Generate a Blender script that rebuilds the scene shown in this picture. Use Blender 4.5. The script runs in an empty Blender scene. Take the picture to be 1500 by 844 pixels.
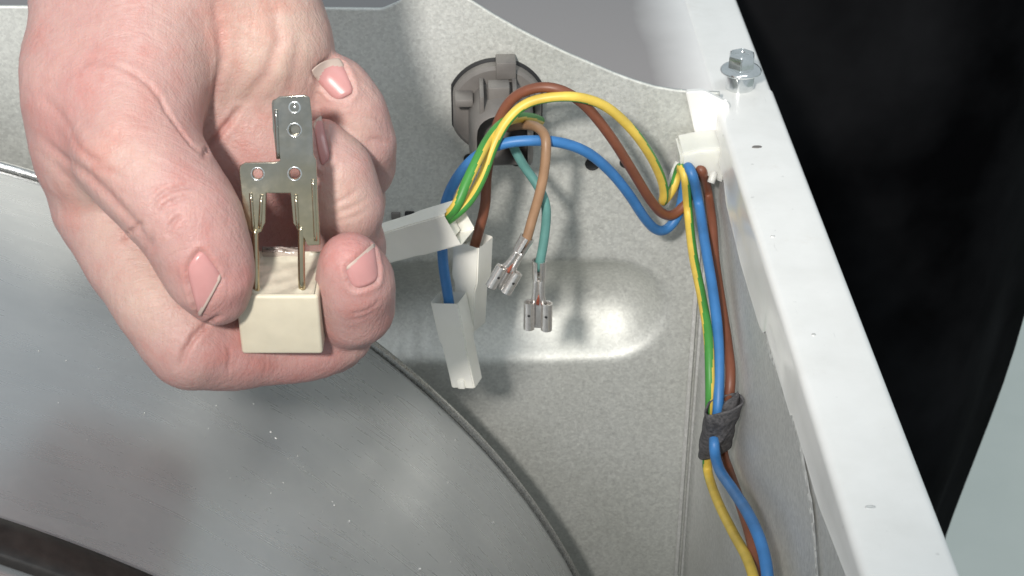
import bpy, bmesh, math, random
import numpy as np
from mathutils import Vector, Matrix
from mathutils.bvhtree import BVHTree

random.seed(7); np.random.seed(7)
scene = bpy.context.scene
COL = scene.collection

# ------------------------------------------------------------------ camera
# working space: millimetres, camera at the origin, X right, Y into the cabinet, Z up.
F = 2400.0                                  # focal length in photo pixels (1500 wide)
PITCH = math.radians(32.0)
YAW = math.atan(86 * math.cos(PITCH) / F)
UNIT = .00118                               # metres per working unit
CAM_H = 1010.0 / 1.18
fw = np.array([math.sin(YAW) * math.cos(PITCH), math.cos(YAW) * math.cos(PITCH), -math.sin(PITCH)])
rt = np.array([math.cos(YAW), -math.sin(YAW), 0.0])
up = np.cross(rt, fw)


def W2(p):
    """working point -> world metres"""
    return Vector((p[0] * UNIT, p[1] * UNIT, (p[2] + CAM_H) * UNIT))


cam_d = bpy.data.cameras.new('camera')
cam = bpy.data.objects.new('camera', cam_d)
COL.objects.link(cam)
cam_d.sensor_width = 36.0
cam_d.lens = 36.0 * F / 1500.0
cam_d.clip_start = .01
cam_d.clip_end = 30
m = Matrix((( rt[0], up[0], -fw[0], 0), (rt[1], up[1], -fw[1], 0), (rt[2], up[2], -fw[2], 0), (0, 0, 0, 1)))
cam.matrix_world = Matrix.Translation((0, 0, CAM_H * UNIT)) @ m
cam_d.dof.use_dof = True
cam_d.dof.focus_distance = .38
cam_d.dof.aperture_fstop = 60
scene.camera = cam

# ------------------------------------------------------------------ world, lamps, exposure
world = bpy.data.worlds.new('World')
scene.world = world
world.use_nodes = True
wn = world.node_tree.nodes
wn['Background'].inputs[0].default_value = (.82, .93, .99, 1)
wn['Background'].inputs[1].default_value = .50


def lamp(name, kind, loc, target, energy, color, **kw):
    d = bpy.data.lights.new(name, kind)
    d.energy = energy
    d.color = color
    for k, v in kw.items():
        setattr(d, k, v)
    o = bpy.data.objects.new(name, d)
    COL.objects.link(o)
    o.location = W2(loc)
    dv = W2(target) - W2(loc)
    o.rotation_euler = dv.to_track_quat('-Z', 'Y').to_euler()
    return o


lamp('work_lamp', 'SPOT', (-110, -150, 150), (0, 330, -108), 19.3, (1.0, .95, .89),
     spot_size=math.radians(42), spot_blend=1.0, shadow_soft_size=.026)
lamp('overhead_fill', 'AREA', (300, -400, 1500), (0, 250, -200), 9.0, (.92, .97, 1.0),
     shape='RECTANGLE', size=1.2, size_y=.5)  # added overhead panel for reflections and fill, no known source

vs = scene.view_settings
vs.view_transform = 'Standard'
vs.look = 'None'
vs.exposure = 0
vs.gamma = 1
vs.use_curve_mapping = False


# ------------------------------------------------------------------ geometry helpers
def ray(x, y):
    return rt * (x - 750) / F - up * (y - 422) / F + fw


def onY(x, y, Y):
    d = ray(x, y); return d * (Y / d[1])


def onX(x, y, X):
    d = ray(x, y); return d * (X / d[0])


def onZ(x, y, Z):
    d = ray(x, y); return d * (Z / d[2])


def P(x, y, depth):
    return ray(x, y) * depth


D = 339.2           # back panel plane
XS = 57.0           # inner face of the side
ZR = -163.5         # top of the side rail
H = 268.0           # camera depth of the held part
S = H / F
KH = H / 315.0
DCX, DCZ, DR, DY = -171.05, -366.93, 212.69, D - 20.0   # drum axis, radius, rear rim


def on_wall(x, y, off):
    return onY(x, y, D - off)


# ------------------------------------------------------------------ materials
def mat(name, color, rough=.5, metal=0.0, **kw):
    mm = bpy.data.materials.new(name)
    mm.use_nodes = True
    b = mm.node_tree.nodes['Principled BSDF']
    b.inputs['Base Color'].default_value = (*color, 1)
    b.inputs['Roughness'].default_value = rough
    b.inputs['Metallic'].default_value = metal
    for k, v in kw.items():
        b.inputs[k.replace('_', ' ')].default_value = v
    return mm


def nd(mm, kind, **kw):
    n = mm.node_tree.nodes.new(kind)
    for k, v in kw.items():
        setattr(n, k, v)
    return n


def lk(mm, a, b):
    mm.node_tree.links.new(a, b)


def bsdf(mm):
    return mm.node_tree.nodes['Principled BSDF']


def coords(mm):
    return nd(mm, 'ShaderNodeTexCoord').outputs['Object']


def noise(mm, scale, detail=4, rough=.55, co=None, dist=0.0):
    n = nd(mm, 'ShaderNodeTexNoise')
    n.inputs['Scale'].default_value = scale
    n.inputs['Detail'].default_value = detail
    n.inputs['Roughness'].default_value = rough
    n.inputs['Distortion'].default_value = dist
    lk(mm, co if co is not None else coords(mm), n.inputs['Vector'])
    return n


def ramp(mm, src, stops):
    r = nd(mm, 'ShaderNodeValToRGB')
    e = r.color_ramp.elements
    while len(e) < len(stops):
        e.new(.5)
    for el, (p, c) in zip(e, stops):
        el.position = p
        el.color = (*c, 1) if len(c) == 3 else c
    lk(mm, src, r.inputs[0])
    return r


def mixc(mm, fac, a, b, mode='MIX'):
    n = nd(mm, 'ShaderNodeMix', data_type='RGBA', blend_type=mode)
    if isinstance(fac, (int, float)):
        n.inputs[0].default_value = fac
    else:
        lk(mm, fac, n.inputs[0])
    for i, v in ((6, a), (7, b)):
        if isinstance(v, tuple):
            n.inputs[i].default_value = (*v, 1)
        else:
            lk(mm, v, n.inputs[i])
    return n.outputs[2]


def bump(mm, src, strength, dist=.001, chain=None):
    b = nd(mm, 'ShaderNodeBump')
    b.inputs['Strength'].default_value = strength
    b.inputs['Distance'].default_value = dist
    lk(mm, src, b.inputs['Height'])
    if chain:
        lk(mm, chain, b.inputs['Normal'])
    return b.outputs[0]


def g(v):
    return (v, v, v)


def galvanised(name, tone, metal, rough, spangle=900, amp=.16):
    mm = mat(name, tone, rough, metal)
    co = coords(mm)
    v = nd(mm, 'ShaderNodeTexVoronoi')
    v.inputs['Scale'].default_value = spangle
    lk(mm, co, v.inputs['Vector'])
    sp = nd(mm, 'ShaderNodeSeparateColor'); lk(mm, v.outputs['Color'], sp.inputs[0])
    n1 = noise(mm, 850, 5, .65, co)
    n2 = noise(mm, 26, 4, .5, co)
    c1 = ramp(mm, sp.outputs[0], [(0, tuple(x * (1 - amp) for x in tone)), (1, tuple(min(1, x * (1 + amp)) for x in tone))])
    c2 = ramp(mm, n1.outputs[0], [(.3, g(.86)), (.7, g(1.0))])
    c3 = ramp(mm, n2.outputs[0], [(.3, (.90, .90, .88)), (.65, g(1.0))])
    a = mixc(mm, 1.0, c1.outputs[0], c2.outputs[0], 'MULTIPLY')
    a = mixc(mm, 1.0, a, c3.outputs[0], 'MULTIPLY')
    lk(mm, a, bsdf(mm).inputs['Base Color'])
    rr = ramp(mm, n1.outputs[0], [(.25, g(rough - .1)), (.75, g(rough + .12))])
    lk(mm, rr.outputs[0], bsdf(mm).inputs['Roughness'])
    lk(mm, bump(mm, n1.outputs[0], .12, .0004), bsdf(mm).inputs['Normal'])
    return mm


M = {}
M['wall'] = galvanised('galvanised_steel', (.77, .78, .75), .58, .58, 1500, .08)
M['side'] = galvanised('side_steel', (.76, .76, .745), .45, .48, 1100, .08)

# drum: brushed stainless steel with dust and fingerprints
mm = M['drum'] = mat('drum_steel', (.55, .56, .56), .3, .62)
co = coords(mm)
n1 = noise(mm, 22, 6, .62, co, .6)
n2 = noise(mm, 600, 3, .6, co)
n3 = noise(mm, 95, 4, .6, co, 1.2)
c = ramp(mm, n1.outputs[0], [(.25, (.47, .485, .495)), (.7, (.57, .58, .585))])
dust = ramp(mm, n3.outputs[0], [(.62, g(0)), (.85, g(.35))])
lk(mm, mixc(mm, dust.outputs[0], c.outputs[0], (.66, .66, .64)), bsdf(mm).inputs['Base Color'])
mp = nd(mm, 'ShaderNodeMapping'); mp.inputs['Rotation'].default_value = (0, 0, -.7); mp.inputs['Scale'].default_value = (1, 7, 1)
lk(mm, co, mp.inputs['Vector'])
n8 = noise(mm, 26, 6, .65, mp.outputs[0], 1.5)
r1 = ramp(mm, n8.outputs[0], [(.3, g(.22)), (.7, g(.31))])
r2 = ramp(mm, n2.outputs[0], [(.3, g(.02)), (.7, g(.03))])
ad = nd(mm, 'ShaderNodeMath', operation='ADD')
lk(mm, r1.outputs[0], ad.inputs[0]); lk(mm, r2.outputs[0], ad.inputs[1])
lk(mm, ad.outputs[0], bsdf(mm).inputs['Roughness'])

mm = M['white'] = mat('white_enamel', (.83, .825, .80), .22, 0, Coat_Weight=.25, Coat_Roughness=.08)
n1 = noise(mm, 55, 5, .6)
n2 = noise(mm, 300, 3, .6)
c = ramp(mm, n1.outputs[0], [(.3, (.79, .785, .76)), (.6, (.86, .855, .835))])
sp = ramp(mm, n2.outputs[0], [(.24, g(.80)), (.30, g(1))])
mp = nd(mm, 'ShaderNodeMapping'); mp.inputs['Scale'].default_value = (9, 1.2, 1); mp.inputs['Rotation'].default_value = (0, 0, .25)
lk(mm, coords(mm), mp.inputs['Vector'])
n3 = noise(mm, 70, 5, .65, mp.outputs[0], .4)
scr = ramp(mm, n3.outputs[0], [(.27, g(.86)), (.33, g(1))])
n4 = noise(mm, 18, 6, .7)
gri = ramp(mm, n4.outputs[0], [(.30, (.90, .87, .84)), (.42, g(1))])
cc_ = mixc(mm, 1, c.outputs[0], sp.outputs[0], 'MULTIPLY')
cc_ = mixc(mm, 1, cc_, scr.outputs[0], 'MULTIPLY')
lk(mm, mixc(mm, 1, cc_, gri.outputs[0], 'MULTIPLY'), bsdf(mm).inputs['Base Color'])
lk(mm, bump(mm, n2.outputs[0], .05, .0003), bsdf(mm).inputs['Normal'])

mm = M['ledge_grey'] = mat('graded_ledge', (.3, .28, .28), .5)
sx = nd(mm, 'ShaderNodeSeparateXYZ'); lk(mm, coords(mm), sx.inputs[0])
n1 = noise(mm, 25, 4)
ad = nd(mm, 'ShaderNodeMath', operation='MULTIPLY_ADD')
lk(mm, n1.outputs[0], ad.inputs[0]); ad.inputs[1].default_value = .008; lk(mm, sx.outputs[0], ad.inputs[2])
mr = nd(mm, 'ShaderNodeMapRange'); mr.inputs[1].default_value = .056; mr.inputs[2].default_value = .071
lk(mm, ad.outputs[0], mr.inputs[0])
lk(mm, mixc(mm, mr.outputs[0], (.27, .255, .255), (.76, .75, .74)), bsdf(mm).inputs['Base Color'])  # grey, blending to off-white towards the rail

mm = M['rubber'] = mat('belt_rubber', (.035, .03, .027), .42)
n1 = noise(mm, 260, 5, .65)
c = ramp(mm, n1.outputs[0], [(.3, (.012, .010, .009)), (.75, (.034, .028, .025))])
lk(mm, c.outputs[0], bsdf(mm).inputs['Base Color'])
lk(mm, bump(mm, n1.outputs[0], .25, .0004), bsdf(mm).inputs['Normal'])

M['rim'] = galvanised('rim_steel', (.58, .58, .57), .9, .26, 900, .1)
M['dark'] = mat('dark_gap', (.012, .012, .013), .6)  # black colour standing in for the shade in holes and gaps
M['scuff'] = galvanised('scuffed_steel', (.78, .78, .76), .25, .6, 700, .25)

mm = M['grey_plastic'] = mat('grey_plastic', (.20, .185, .175), .5)
n1 = noise(mm, 120, 4)
c = ramp(mm, n1.outputs[0], [(.3, (.135, .125, .118)), (.7, (.19, .178, .166))])
lk(mm, c.outputs[0], bsdf(mm).inputs['Base Color'])


def plastic(name, color, rough, var=.12, scale=140, **kw):
    mm = mat(name, color, rough, 0, **kw)
    n = noise(mm, scale, 4)
    c = ramp(mm, n.outputs[0], [(.3, tuple(x * (1 - var) for x in color)), (.7, tuple(min(1, x * (1 + var)) for x in color))])
    lk(mm, c.outputs[0], bsdf(mm).inputs['Base Color'])
    lk(mm, bump(mm, n.outputs[0], .05, .0003), bsdf(mm).inputs['Normal'])
    return mm


M['nylon'] = plastic('white_nylon', (.86, .845, .77), .42, .04, 90, Subsurface_Weight=.12, Subsurface_Radius=(.004, .004, .003), Subsurface_Scale=.5)
M['clip'] = plastic('clear_nylon', (.74, .74, .68), .38, .05, 90, Subsurface_Weight=.5, Subsurface_Radius=(.006, .006, .005), Subsurface_Scale=.6)
M['w_brown'] = plastic('brown_insulation', (.20, .07, .038), .44, .16)
M['w_blue'] = plastic('blue_insulation', (.045, .185, .45), .44, .16)
M['w_yellow'] = plastic('yellow_insulation', (.74, .53, .09), .44, .16)
M['w_green'] = plastic('green_insulation', (.06, .27, .05), .44, .16)
M['w_tan'] = plastic('tan_insulation', (.34, .20, .115), .44, .16)
M['w_teal'] = plastic('teal_insulation', (.11, .27, .245), .44, .16)
M['tin'] = plastic('tinned_brass', (.80, .77, .74), .26, .12, 900)
bsdf(M['tin']).inputs['Metallic'].default_value = .85
M['copper'] = mat('copper_strands', (.55, .16, .10), .4, .8)

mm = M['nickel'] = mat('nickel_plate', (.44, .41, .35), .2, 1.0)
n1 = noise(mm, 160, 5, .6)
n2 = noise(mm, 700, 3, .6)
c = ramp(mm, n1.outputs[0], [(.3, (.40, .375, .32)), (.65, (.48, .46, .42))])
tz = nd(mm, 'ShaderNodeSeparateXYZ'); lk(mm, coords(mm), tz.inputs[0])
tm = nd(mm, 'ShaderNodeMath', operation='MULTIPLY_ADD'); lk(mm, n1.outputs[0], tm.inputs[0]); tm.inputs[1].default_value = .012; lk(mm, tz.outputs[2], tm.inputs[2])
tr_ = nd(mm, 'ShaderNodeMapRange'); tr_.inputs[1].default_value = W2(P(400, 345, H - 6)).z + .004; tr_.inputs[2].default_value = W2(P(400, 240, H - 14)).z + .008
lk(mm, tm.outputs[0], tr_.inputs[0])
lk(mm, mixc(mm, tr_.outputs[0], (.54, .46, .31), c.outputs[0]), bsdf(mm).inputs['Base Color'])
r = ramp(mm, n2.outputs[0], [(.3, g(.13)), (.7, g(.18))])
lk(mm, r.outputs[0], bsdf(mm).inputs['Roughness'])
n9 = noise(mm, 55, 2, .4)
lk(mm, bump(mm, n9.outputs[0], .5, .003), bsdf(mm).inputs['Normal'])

M['zinc'] = plastic('zinc_plate', (.78, .80, .80), .15, .08, 500)
bsdf(M['zinc']).inputs['Metallic'].default_value = .95
M['beige'] = plastic('beige_case', (.60, .545, .425), .45, .07, 160, Subsurface_Weight=.15, Subsurface_Radius=(.003, .0025, .002), Subsurface_Scale=.4)
M['resin'] = plastic('cream_resin', (.60, .56, .45), .22, .12, 420, Coat_Weight=.6, Coat_Roughness=.12)
M['resin_clear'] = mat('clear_resin', (.62, .52, .47), .15, 0, Alpha=.5)

mm = M['tape'] = mat('cloth_tape', (.07, .068, .075), .8)
n1 = noise(mm, 900, 4, .7)
c = ramp(mm, n1.outputs[0], [(.3, (.03, .03, .034)), (.7, (.15, .145, .15))])
lk(mm, c.outputs[0], bsdf(mm).inputs['Base Color'])
lk(mm, bump(mm, n1.outputs[0], .5, .0005), bsdf(mm).inputs['Normal'])

mm = M['black'] = mat('black_fabric', (.004, .004, .005), .95, 0, Specular_IOR_Level=.03)
n1 = noise(mm, 14, 4)
c = ramp(mm, n1.outputs[0], [(.35, (.001, .001, .0013)), (.7, (.010, .010, .011))])
lk(mm, c.outputs[0], bsdf(mm).inputs['Base Color'])
mm = M['floor'] = mat('floor_vinyl', (.30, .345, .335), .55)
n1 = noise(mm, 7, 5)
c = ramp(mm, n1.outputs[0], [(.3, (.68, .72, .66)), (.7, (.76, .79, .73))])
lk(mm, c.outputs[0], bsdf(mm).inputs['Base Color'])

# skin: colour from a vertex attribute plus mottling and fine relief
mm = M['skin'] = mat('skin', (.6, .36, .3), .48, 0, Subsurface_Weight=.32,
                     Subsurface_Radius=(.0036, .0013, .0008), Subsurface_Scale=.6, Specular_IOR_Level=.4)
co = coords(mm)
at = nd(mm, 'ShaderNodeAttribute', attribute_name='tone')
n1 = noise(mm, 120, 5, .6, co)
n2 = noise(mm, 520, 3, .6, co)
c1 = ramp(mm, n1.outputs[0], [(.34, (1.0, .86, .84)), (.5, (1, 1, 1)), (.66, (1.03, 1.08, 1.06))])
c2 = ramp(mm, n2.outputs[0], [(.3, (.97, .93, .92)), (.6, (1, 1, 1))])
a = mixc(mm, 1, at.outputs['Color'], c1.outputs[0], 'MULTIPLY')
a = mixc(mm, 1, a, c2.outputs[0], 'MULTIPLY')
lk(mm, a, bsdf(mm).inputs['Base Color'])
v = nd(mm, 'ShaderNodeTexVoronoi', feature='DISTANCE_TO_EDGE')
v.inputs['Scale'].default_value = 1150
n4 = noise(mm, 260, 2, .5, co)
vd = mixc(mm, .0025, co, n4.outputs['Color'])
lk(mm, vd, v.inputs['Vector'])
rr = ramp(mm, v.outputs['Distance'], [(0, g(0)), (.12, g(1))])
n5 = noise(mm, 1900, 2, .5, co)
# fine lines running across the fingers: stretched noise, two directions
mp = nd(mm, 'ShaderNodeMapping'); mp.inputs['Rotation'].default_value = (.3, .5, .75); mp.inputs['Scale'].default_value = (1, 6, 1)
lk(mm, co, mp.inputs['Vector'])
n6 = noise(mm, 190, 3, .6, mp.outputs[0], .8)
mp2 = nd(mm, 'ShaderNodeMapping'); mp2.inputs['Rotation'].default_value = (.1, -.6, -.5); mp2.inputs['Scale'].default_value = (5, 1, 1.5)
lk(mm, co, mp2.inputs['Vector'])
n7 = noise(mm, 170, 3, .6, mp2.outputs[0], .8)
b1 = bump(mm, rr.outputs[0], .16, .0003)
b2 = bump(mm, n5.outputs[0], .14, .0004, b1)
b2 = bump(mm, n6.outputs[0], .32, .0007, b2)
b2 = bump(mm, n7.outputs[0], .24, .0007, b2)
lk(mm, b2, bsdf(mm).inputs['Normal'])
rg = ramp(mm, n1.outputs[0], [(.3, g(.42)), (.7, g(.56))])
lk(mm, rg.outputs[0], bsdf(mm).inputs['Roughness'])
M['nail'] = plastic('nail', (.50, .25, .24), .26, .07, 160, Subsurface_Weight=.2, Subsurface_Radius=(.002, .001, .001), Subsurface_Scale=.4)
M['nail_edge'] = plastic('nail_free_edge', (.47, .37, .32), .4, .08, 300)


# ------------------------------------------------------------------ object helpers
def new_obj(name, mesh, parent=None, mats=(), smooth=True):
    o = bpy.data.objects.new(name, mesh)
    COL.objects.link(o)
    for mt in mats:
        mesh.materials.append(M[mt])
    if smooth:
        for p in mesh.polygons:
            p.use_smooth = True
    if parent:
        o.parent = parent
        o.matrix_parent_inverse = parent.matrix_world.inverted()
    return o


def pydata(name, verts, faces, parent=None, mats=(), smooth=True, mi=None):
    me = bpy.data.meshes.new(name)
    me.from_pydata([W2(v) for v in verts], [], [tuple(int(i) for i in f) for f in faces])
    if mi is not None:
        me.polygons.foreach_set('material_index', np.array(mi, dtype=np.int32))
    me.update()
    return new_obj(name, me, parent, mats, smooth)


def from_bm(name, bm, parent=None, mats=(), smooth=False, angle=None):
    """bmesh in millimetres -> object"""
    bmesh.ops.recalc_face_normals(bm, faces=bm.faces)
    for v in bm.verts:
        v.co = W2(v.co)
    me = bpy.data.meshes.new(name)
    bm.to_mesh(me)
    bm.free()
    if angle is not None:
        o = new_obj(name, me, parent, mats, True)
        me.set_sharp_from_angle(angle=math.radians(angle))
        return o
    return new_obj(name, me, parent, mats, smooth)


def tag(o, label, cat, group=None):
    o['label'] = label
    o['category'] = cat
    if group:
        o['group'] = group
    return o


def structure(o):
    o['kind'] = 'structure'
    return o


def empty(name, p, label, cat, group=None):
    o = bpy.data.objects.new(name, None)
    COL.objects.link(o)
    o.empty_display_size = .005
    o.location = W2(p)
    o.matrix_world = Matrix.Translation(W2(p))
    return tag(o, label, cat, group)


def unit(v):
    v = np.asarray(v, float)
    return v / np.linalg.norm(v)


def frame(origin, a, b, c):
    """bmesh matrix with columns a,b,c"""
    return Matrix(((a[0], b[0], c[0], origin[0]), (a[1], b[1], c[1], origin[1]), (a[2], b[2], c[2], origin[2]), (0, 0, 0, 1)))


def bm_box(bm, mtx, lo, hi, bev=0, seg=2):
    r = bmesh.ops.create_cube(bm, size=1)
    vs_ = r['verts']
    for v in vs_:
        v.co = Vector([(lo[i] + hi[i]) / 2 + v.co[i] * (hi[i] - lo[i]) for i in range(3)])
    if bev:
        es = list({e for v in vs_ for e in v.link_edges})
        rb = bmesh.ops.bevel(bm, geom=es, offset=bev, segments=seg, affect='EDGES', profile=.5)
        vs_ = list({v for f in rb['faces'] for v in f.verts} | {v for v in vs_ if v.is_valid})
        done = set(vs_)
        stack = list(vs_)
        while stack:
            v = stack.pop()
            for e in v.link_edges:
                w = e.other_vert(v)
                if w not in done:
                    done.add(w); stack.append(w)
        vs_ = list(done)
    for v in vs_:
        v.co = mtx @ v.co
    return vs_


def bm_lathe(bm, mtx, prof, n=32, a0=0, a1=2 * math.pi, cap=False):
    """prof: list of (radius, height) revolved round local z"""
    full = abs(a1 - a0 - 2 * math.pi) < 1e-6
    cols = n if full else n + 1
    rings = []
    for (r, h) in prof:
        ring = []
        for i in range(cols):
            t = a0 + (a1 - a0) * i / n
            ring.append(bm.verts.new(mtx @ Vector((r * math.cos(t), r * math.sin(t), h))))
        rings.append(ring)
    for j in range(len(prof) - 1):
        for i in range(n):
            k = (i + 1) % cols
            bm.faces.new((rings[j][i], rings[j][k], rings[j + 1][k], rings[j + 1][i]))
    if cap:
        bm.faces.new(rings[0]); bm.faces.new(rings[-1])
    return rings


def spline(pts, step):
    """Catmull-Rom (centripetal-ish) resample of a 3-D polyline"""
    pts = [np.asarray(p, float) for p in pts]
    q = [2 * pts[0] - pts[1]] + pts + [2 * pts[-1] - pts[-2]]
    out = []
    for i in range(1, len(q) - 2):
        p0, p1, p2, p3 = q[i - 1], q[i], q[i + 1], q[i + 2]
        n = max(2, int(np.linalg.norm(p2 - p1) / step))
        for k in range(n):
            t = k / n
            out.append(.5 * ((2 * p1) + (-p0 + p2) * t + (2 * p0 - 5 * p1 + 4 * p2 - p3) * t * t + (-p0 + 3 * p1 - 3 * p2 + p3) * t ** 3))
    out.append(pts[-1])
    return np.array(out)


def tube(pts, r, n=14, step=.9, stripe=None):
    """stripe: where round the wire the second colour is centred (degrees), one value per control point"""
    c = spline(pts, step)
    if stripe:
        sa = spline([np.array([a, 0, 0]) for a in stripe], 1e9)
        key = np.array([np.argmin(((c - np.asarray(p)) ** 2).sum(1)) for p in pts], float)
        key = np.maximum.accumulate(key + np.arange(len(key)) * 1e-3)
        sa = np.interp(np.arange(len(c)), key, stripe)
    for _ in range(3):
        c[1:-1] = (c[:-2] + 2 * c[1:-1] + c[2:]) / 4
    t = np.gradient(c, axis=0)
    t /= np.linalg.norm(t, axis=1)[:, None]
    nrm = unit(np.cross(t[0], [0.3, -1, .2]))
    verts, faces, mi = [], [], []
    ln = 0
    for i in range(len(c)):
        nrm = unit(nrm - t[i] * (nrm @ t[i]))
        b = np.cross(t[i], nrm)
        if i:
            ln += np.linalg.norm(c[i] - c[i - 1])
        for k in range(n):
            a = 2 * math.pi * k / n
            verts.append(c[i] + r * (math.cos(a) * nrm + math.sin(a) * b))
    for i in range(len(c) - 1):
        for k in range(n):
            k2 = (k + 1) % n
            faces.append((i * n + k, i * n + k2, (i + 1) * n + k2, (i + 1) * n + k))
            if stripe:
                fn = verts[i * n + k] + verts[i * n + k2] - 2 * c[i]
                vw = unit(-c[i])
                th = math.degrees(math.atan2(fn @ unit(np.cross(vw, t[i])), fn @ vw))
                mi.append(1 if abs((th - sa[i] + 180) % 360 - 180) < 66 else 0)
            else:
                mi.append(0)
    m_ = len(c) - 1
    faces.append(tuple(range(n - 1, -1, -1))); mi.append(0)
    faces.append(tuple(m_ * n + k for k in range(n))); mi.append(0)
    return verts, faces, mi, c


# ================================================================== SETTING
floor = pydata('floor', [(-2500, -2000, -CAM_H), (4000, -2000, -CAM_H), (4000, 5000, -CAM_H), (-2500, 5000, -CAM_H)],
               [(0, 1, 2, 3)], None, ['floor'], False)
structure(floor)

# ------------------------------------------------------------------ cabinet
cab = empty('dryer_cabinet', (0, D, -CAM_H), 'open tumble dryer cabinet with galvanised rear panel and white enamelled side rail', 'cabinet')

# rear panel: sheet with a pressed groove and a shaped top edge
top_px = [(-260, 6), (0, 9), (300, 11), (560, 13), (584, 3), (600, -16), (630, -26), (662, -16), (690, 0), (725, 22), (760, 42), (795, 60), (830, 77),
          (865, 92), (900, 107), (930, 118), (960, 127), (990, 132), (1012, 134), (1060, 136)]
tp = np.array([onY(x, y, D) for x, y in top_px])
bead_r = onY(972, 452, D)
bead_l = onY(230, 452, D)
bz_top = onY(800, 386, D)[2]
bz_bot = onY(800, 524, D)[2]
BZ = (bz_top + bz_bot) / 2
BR = (bz_top - bz_bot) / 2
bx1 = bead_r[0] - BR
bx0 = bead_l[0]
xs = np.linspace(-165, XS + .8, 300)
rows = 300
zb = -430.0
ztop = np.interp(xs, tp[:, 0], tp[:, 2])
verts = []
for j in range(rows + 1):
    t = j / rows
    for i, x in enumerate(xs):
        # lower 10% rows cover the hidden bottom
        if t < .1:
            z = zb + (t / .1) * (-300 - zb)
        else:
            z = -300 + (t - .1) / .9 * (ztop[i] + 300)
        cx = min(max(x, bx0), bx1)
        dd = math.hypot(x - cx, z - BZ) / BR
        dep = 0
        if dd < 1.12:
            e = max(0, 1 - dd ** 2)
            dep = 9.5 * e ** .9
        # faint waviness of thin sheet
        wav = .25 * math.sin(x * .045 + 1) * math.sin(z * .06)
        verts.append((x, D + dep + wav, z))
nx = len(xs)
# smooth the groove shoulders
va = np.array(verts).reshape(rows + 1, nx, 3)
yy = va[:, :, 1].copy()
for _ in range(9):
    yy[1:-1, 1:-1] = (yy[1:-1, 1:-1] * 2 + yy[:-2, 1:-1] + yy[2:, 1:-1] + yy[1:-1, :-2] + yy[1:-1, 2:]) / 6
va[:, :, 1] = yy
faces = [(j * nx + i, j * nx + i + 1, (j + 1) * nx + i + 1, (j + 1) * nx + i) for j in range(rows) for i in range(nx - 1)]
back = pydata('back_panel', va.reshape(-1, 3), faces, cab, ['wall'])
md = back.modifiers.new('thick', 'SOLIDIFY'); md.thickness = .0009; md.offset = -1

for (hx, hy, hr) in [(868, 241, 1.35), (917, 239, 1.15), (757, 236, 1.2), (688, 234, 1.1)]:
    bm = bmesh.new()
    c = onY(hx, hy, D - .25)
    mt = frame(c, (1, 0, 0), (0, 0, 1), (0, -1, 0))
    bm_lathe(bm, mt, [(.01, -.15), (hr * .8, -.1), (hr, 0), (hr * 1.12, .12), (hr * 1.3, -.3)], 20)
    from_bm('hole_disc', bm, back, ['dark'], True)  # not cut: proud black disc paints the hole's shaded inside
for (hx, hy) in [(580, 316), (600, 315)]:
    bm = bmesh.new()
    c = onY(hx, hy, D - .2)
    bm_box(bm, frame(c, (1, 0, 0), (0, 0, 1), (0, -1, 0)), (-1.1, -.9, -.4), (1.1, .9, .5), .25)
    from_bm('slot', bm, back, ['grey_plastic' if hx == 580 else 'dark'], angle=40)

# side panel (inner face) with a fold line beside the rear corner
prof = []
verts, faces = [], []
ys = [D + .5, D - 1.2, D - 2.0, D - 2.8, D - 6] + list(np.linspace(D - 12, 20, 60))
zs = list(np.linspace(ZR - 2, -430, 50))
for y in ys:
    for z in zs:
        x = XS + .9 + .3 * math.sin(y * .03) * math.sin(z * .04)
        if y > D - 3.2 and y < D:
            x -= .9 if abs(y - (D - 2.0)) > .5 else 0.0
        verts.append((x, y, z))
nz = len(zs)
faces = [(i * nz + j, i * nz + j + 1, (i + 1) * nz + j + 1, (i + 1) * nz + j) for i in range(len(ys) - 1) for j in range(nz - 1)]
side = pydata('side_panel', verts, faces, cab, ['side'])
md = side.modifiers.new('thick', 'SOLIDIFY'); md.thickness = .0008; md.offset = -1
# corner flange strip of the rear panel (vertical fold)
bm = bmesh.new()
zt = onY(1020, 262, D)[2]
bm_box(bm, Matrix.Identity(4), (XS - 2.2, D - 1.3, -430), (XS - 1.2, D - .3, zt), .25)
bm_box(bm, Matrix.Identity(4), (XS - .5, D - 2.2, -430), (XS + .35, D - .3, zt), .25)
from_bm('fold_seam', bm, cab, ['side'], angle=40)
# scuffed arc on the side panel
arc = [(1122, 500), (1140, 548), (1158, 600), (1173, 660), (1184, 720), (1192, 780), (1197, 850)]
ap = spline([onX(x, y, XS + .42) for x, y in arc], 2.0)
verts, faces = [], []
for i, p in enumerate(ap):
    w = 2.6 + .7 * math.sin(i * .9) + .6 * random.uniform(-1, 1)
    for k, dx in ((-1, 0.0), (0, -.22), (1, 0.0)):
        gd = ap[min(i + 1, len(ap) - 1)] - ap[max(i - 1, 0)]
        pl_ = math.hypot(gd[1], gd[2])
        verts.append((p[0] + dx, p[1] - k * w * .5 * gd[2] / pl_, p[2] + k * w * .5 * gd[1] / pl_))
for i in range(len(ap) - 1):
    for k in range(2):
        faces.append((i * 3 + k, i * 3 + k + 1, (i + 1) * 3 + k + 1, (i + 1) * 3 + k))
pydata('scuff_line', verts, faces, side, ['scuff'])

# top rail: folded sheet, swept along Y
XR = 71.8
lip_px = [(1060, 262), (1064, 300), (1085, 386), (1113, 480), (1119, 489), (1121, 484), (1159, 602), (1158, 610), (1163, 616), (1200, 742), (1242, 850), (1275, 960)]
lp = np.array([onX(x, y, XS - .4) for x, y in lip_px])
lp = lp[np.argsort(lp[:, 1])]


def lip_z(y):
    return float(np.interp(y, lp[:, 1], lp[:, 2]))


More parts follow.
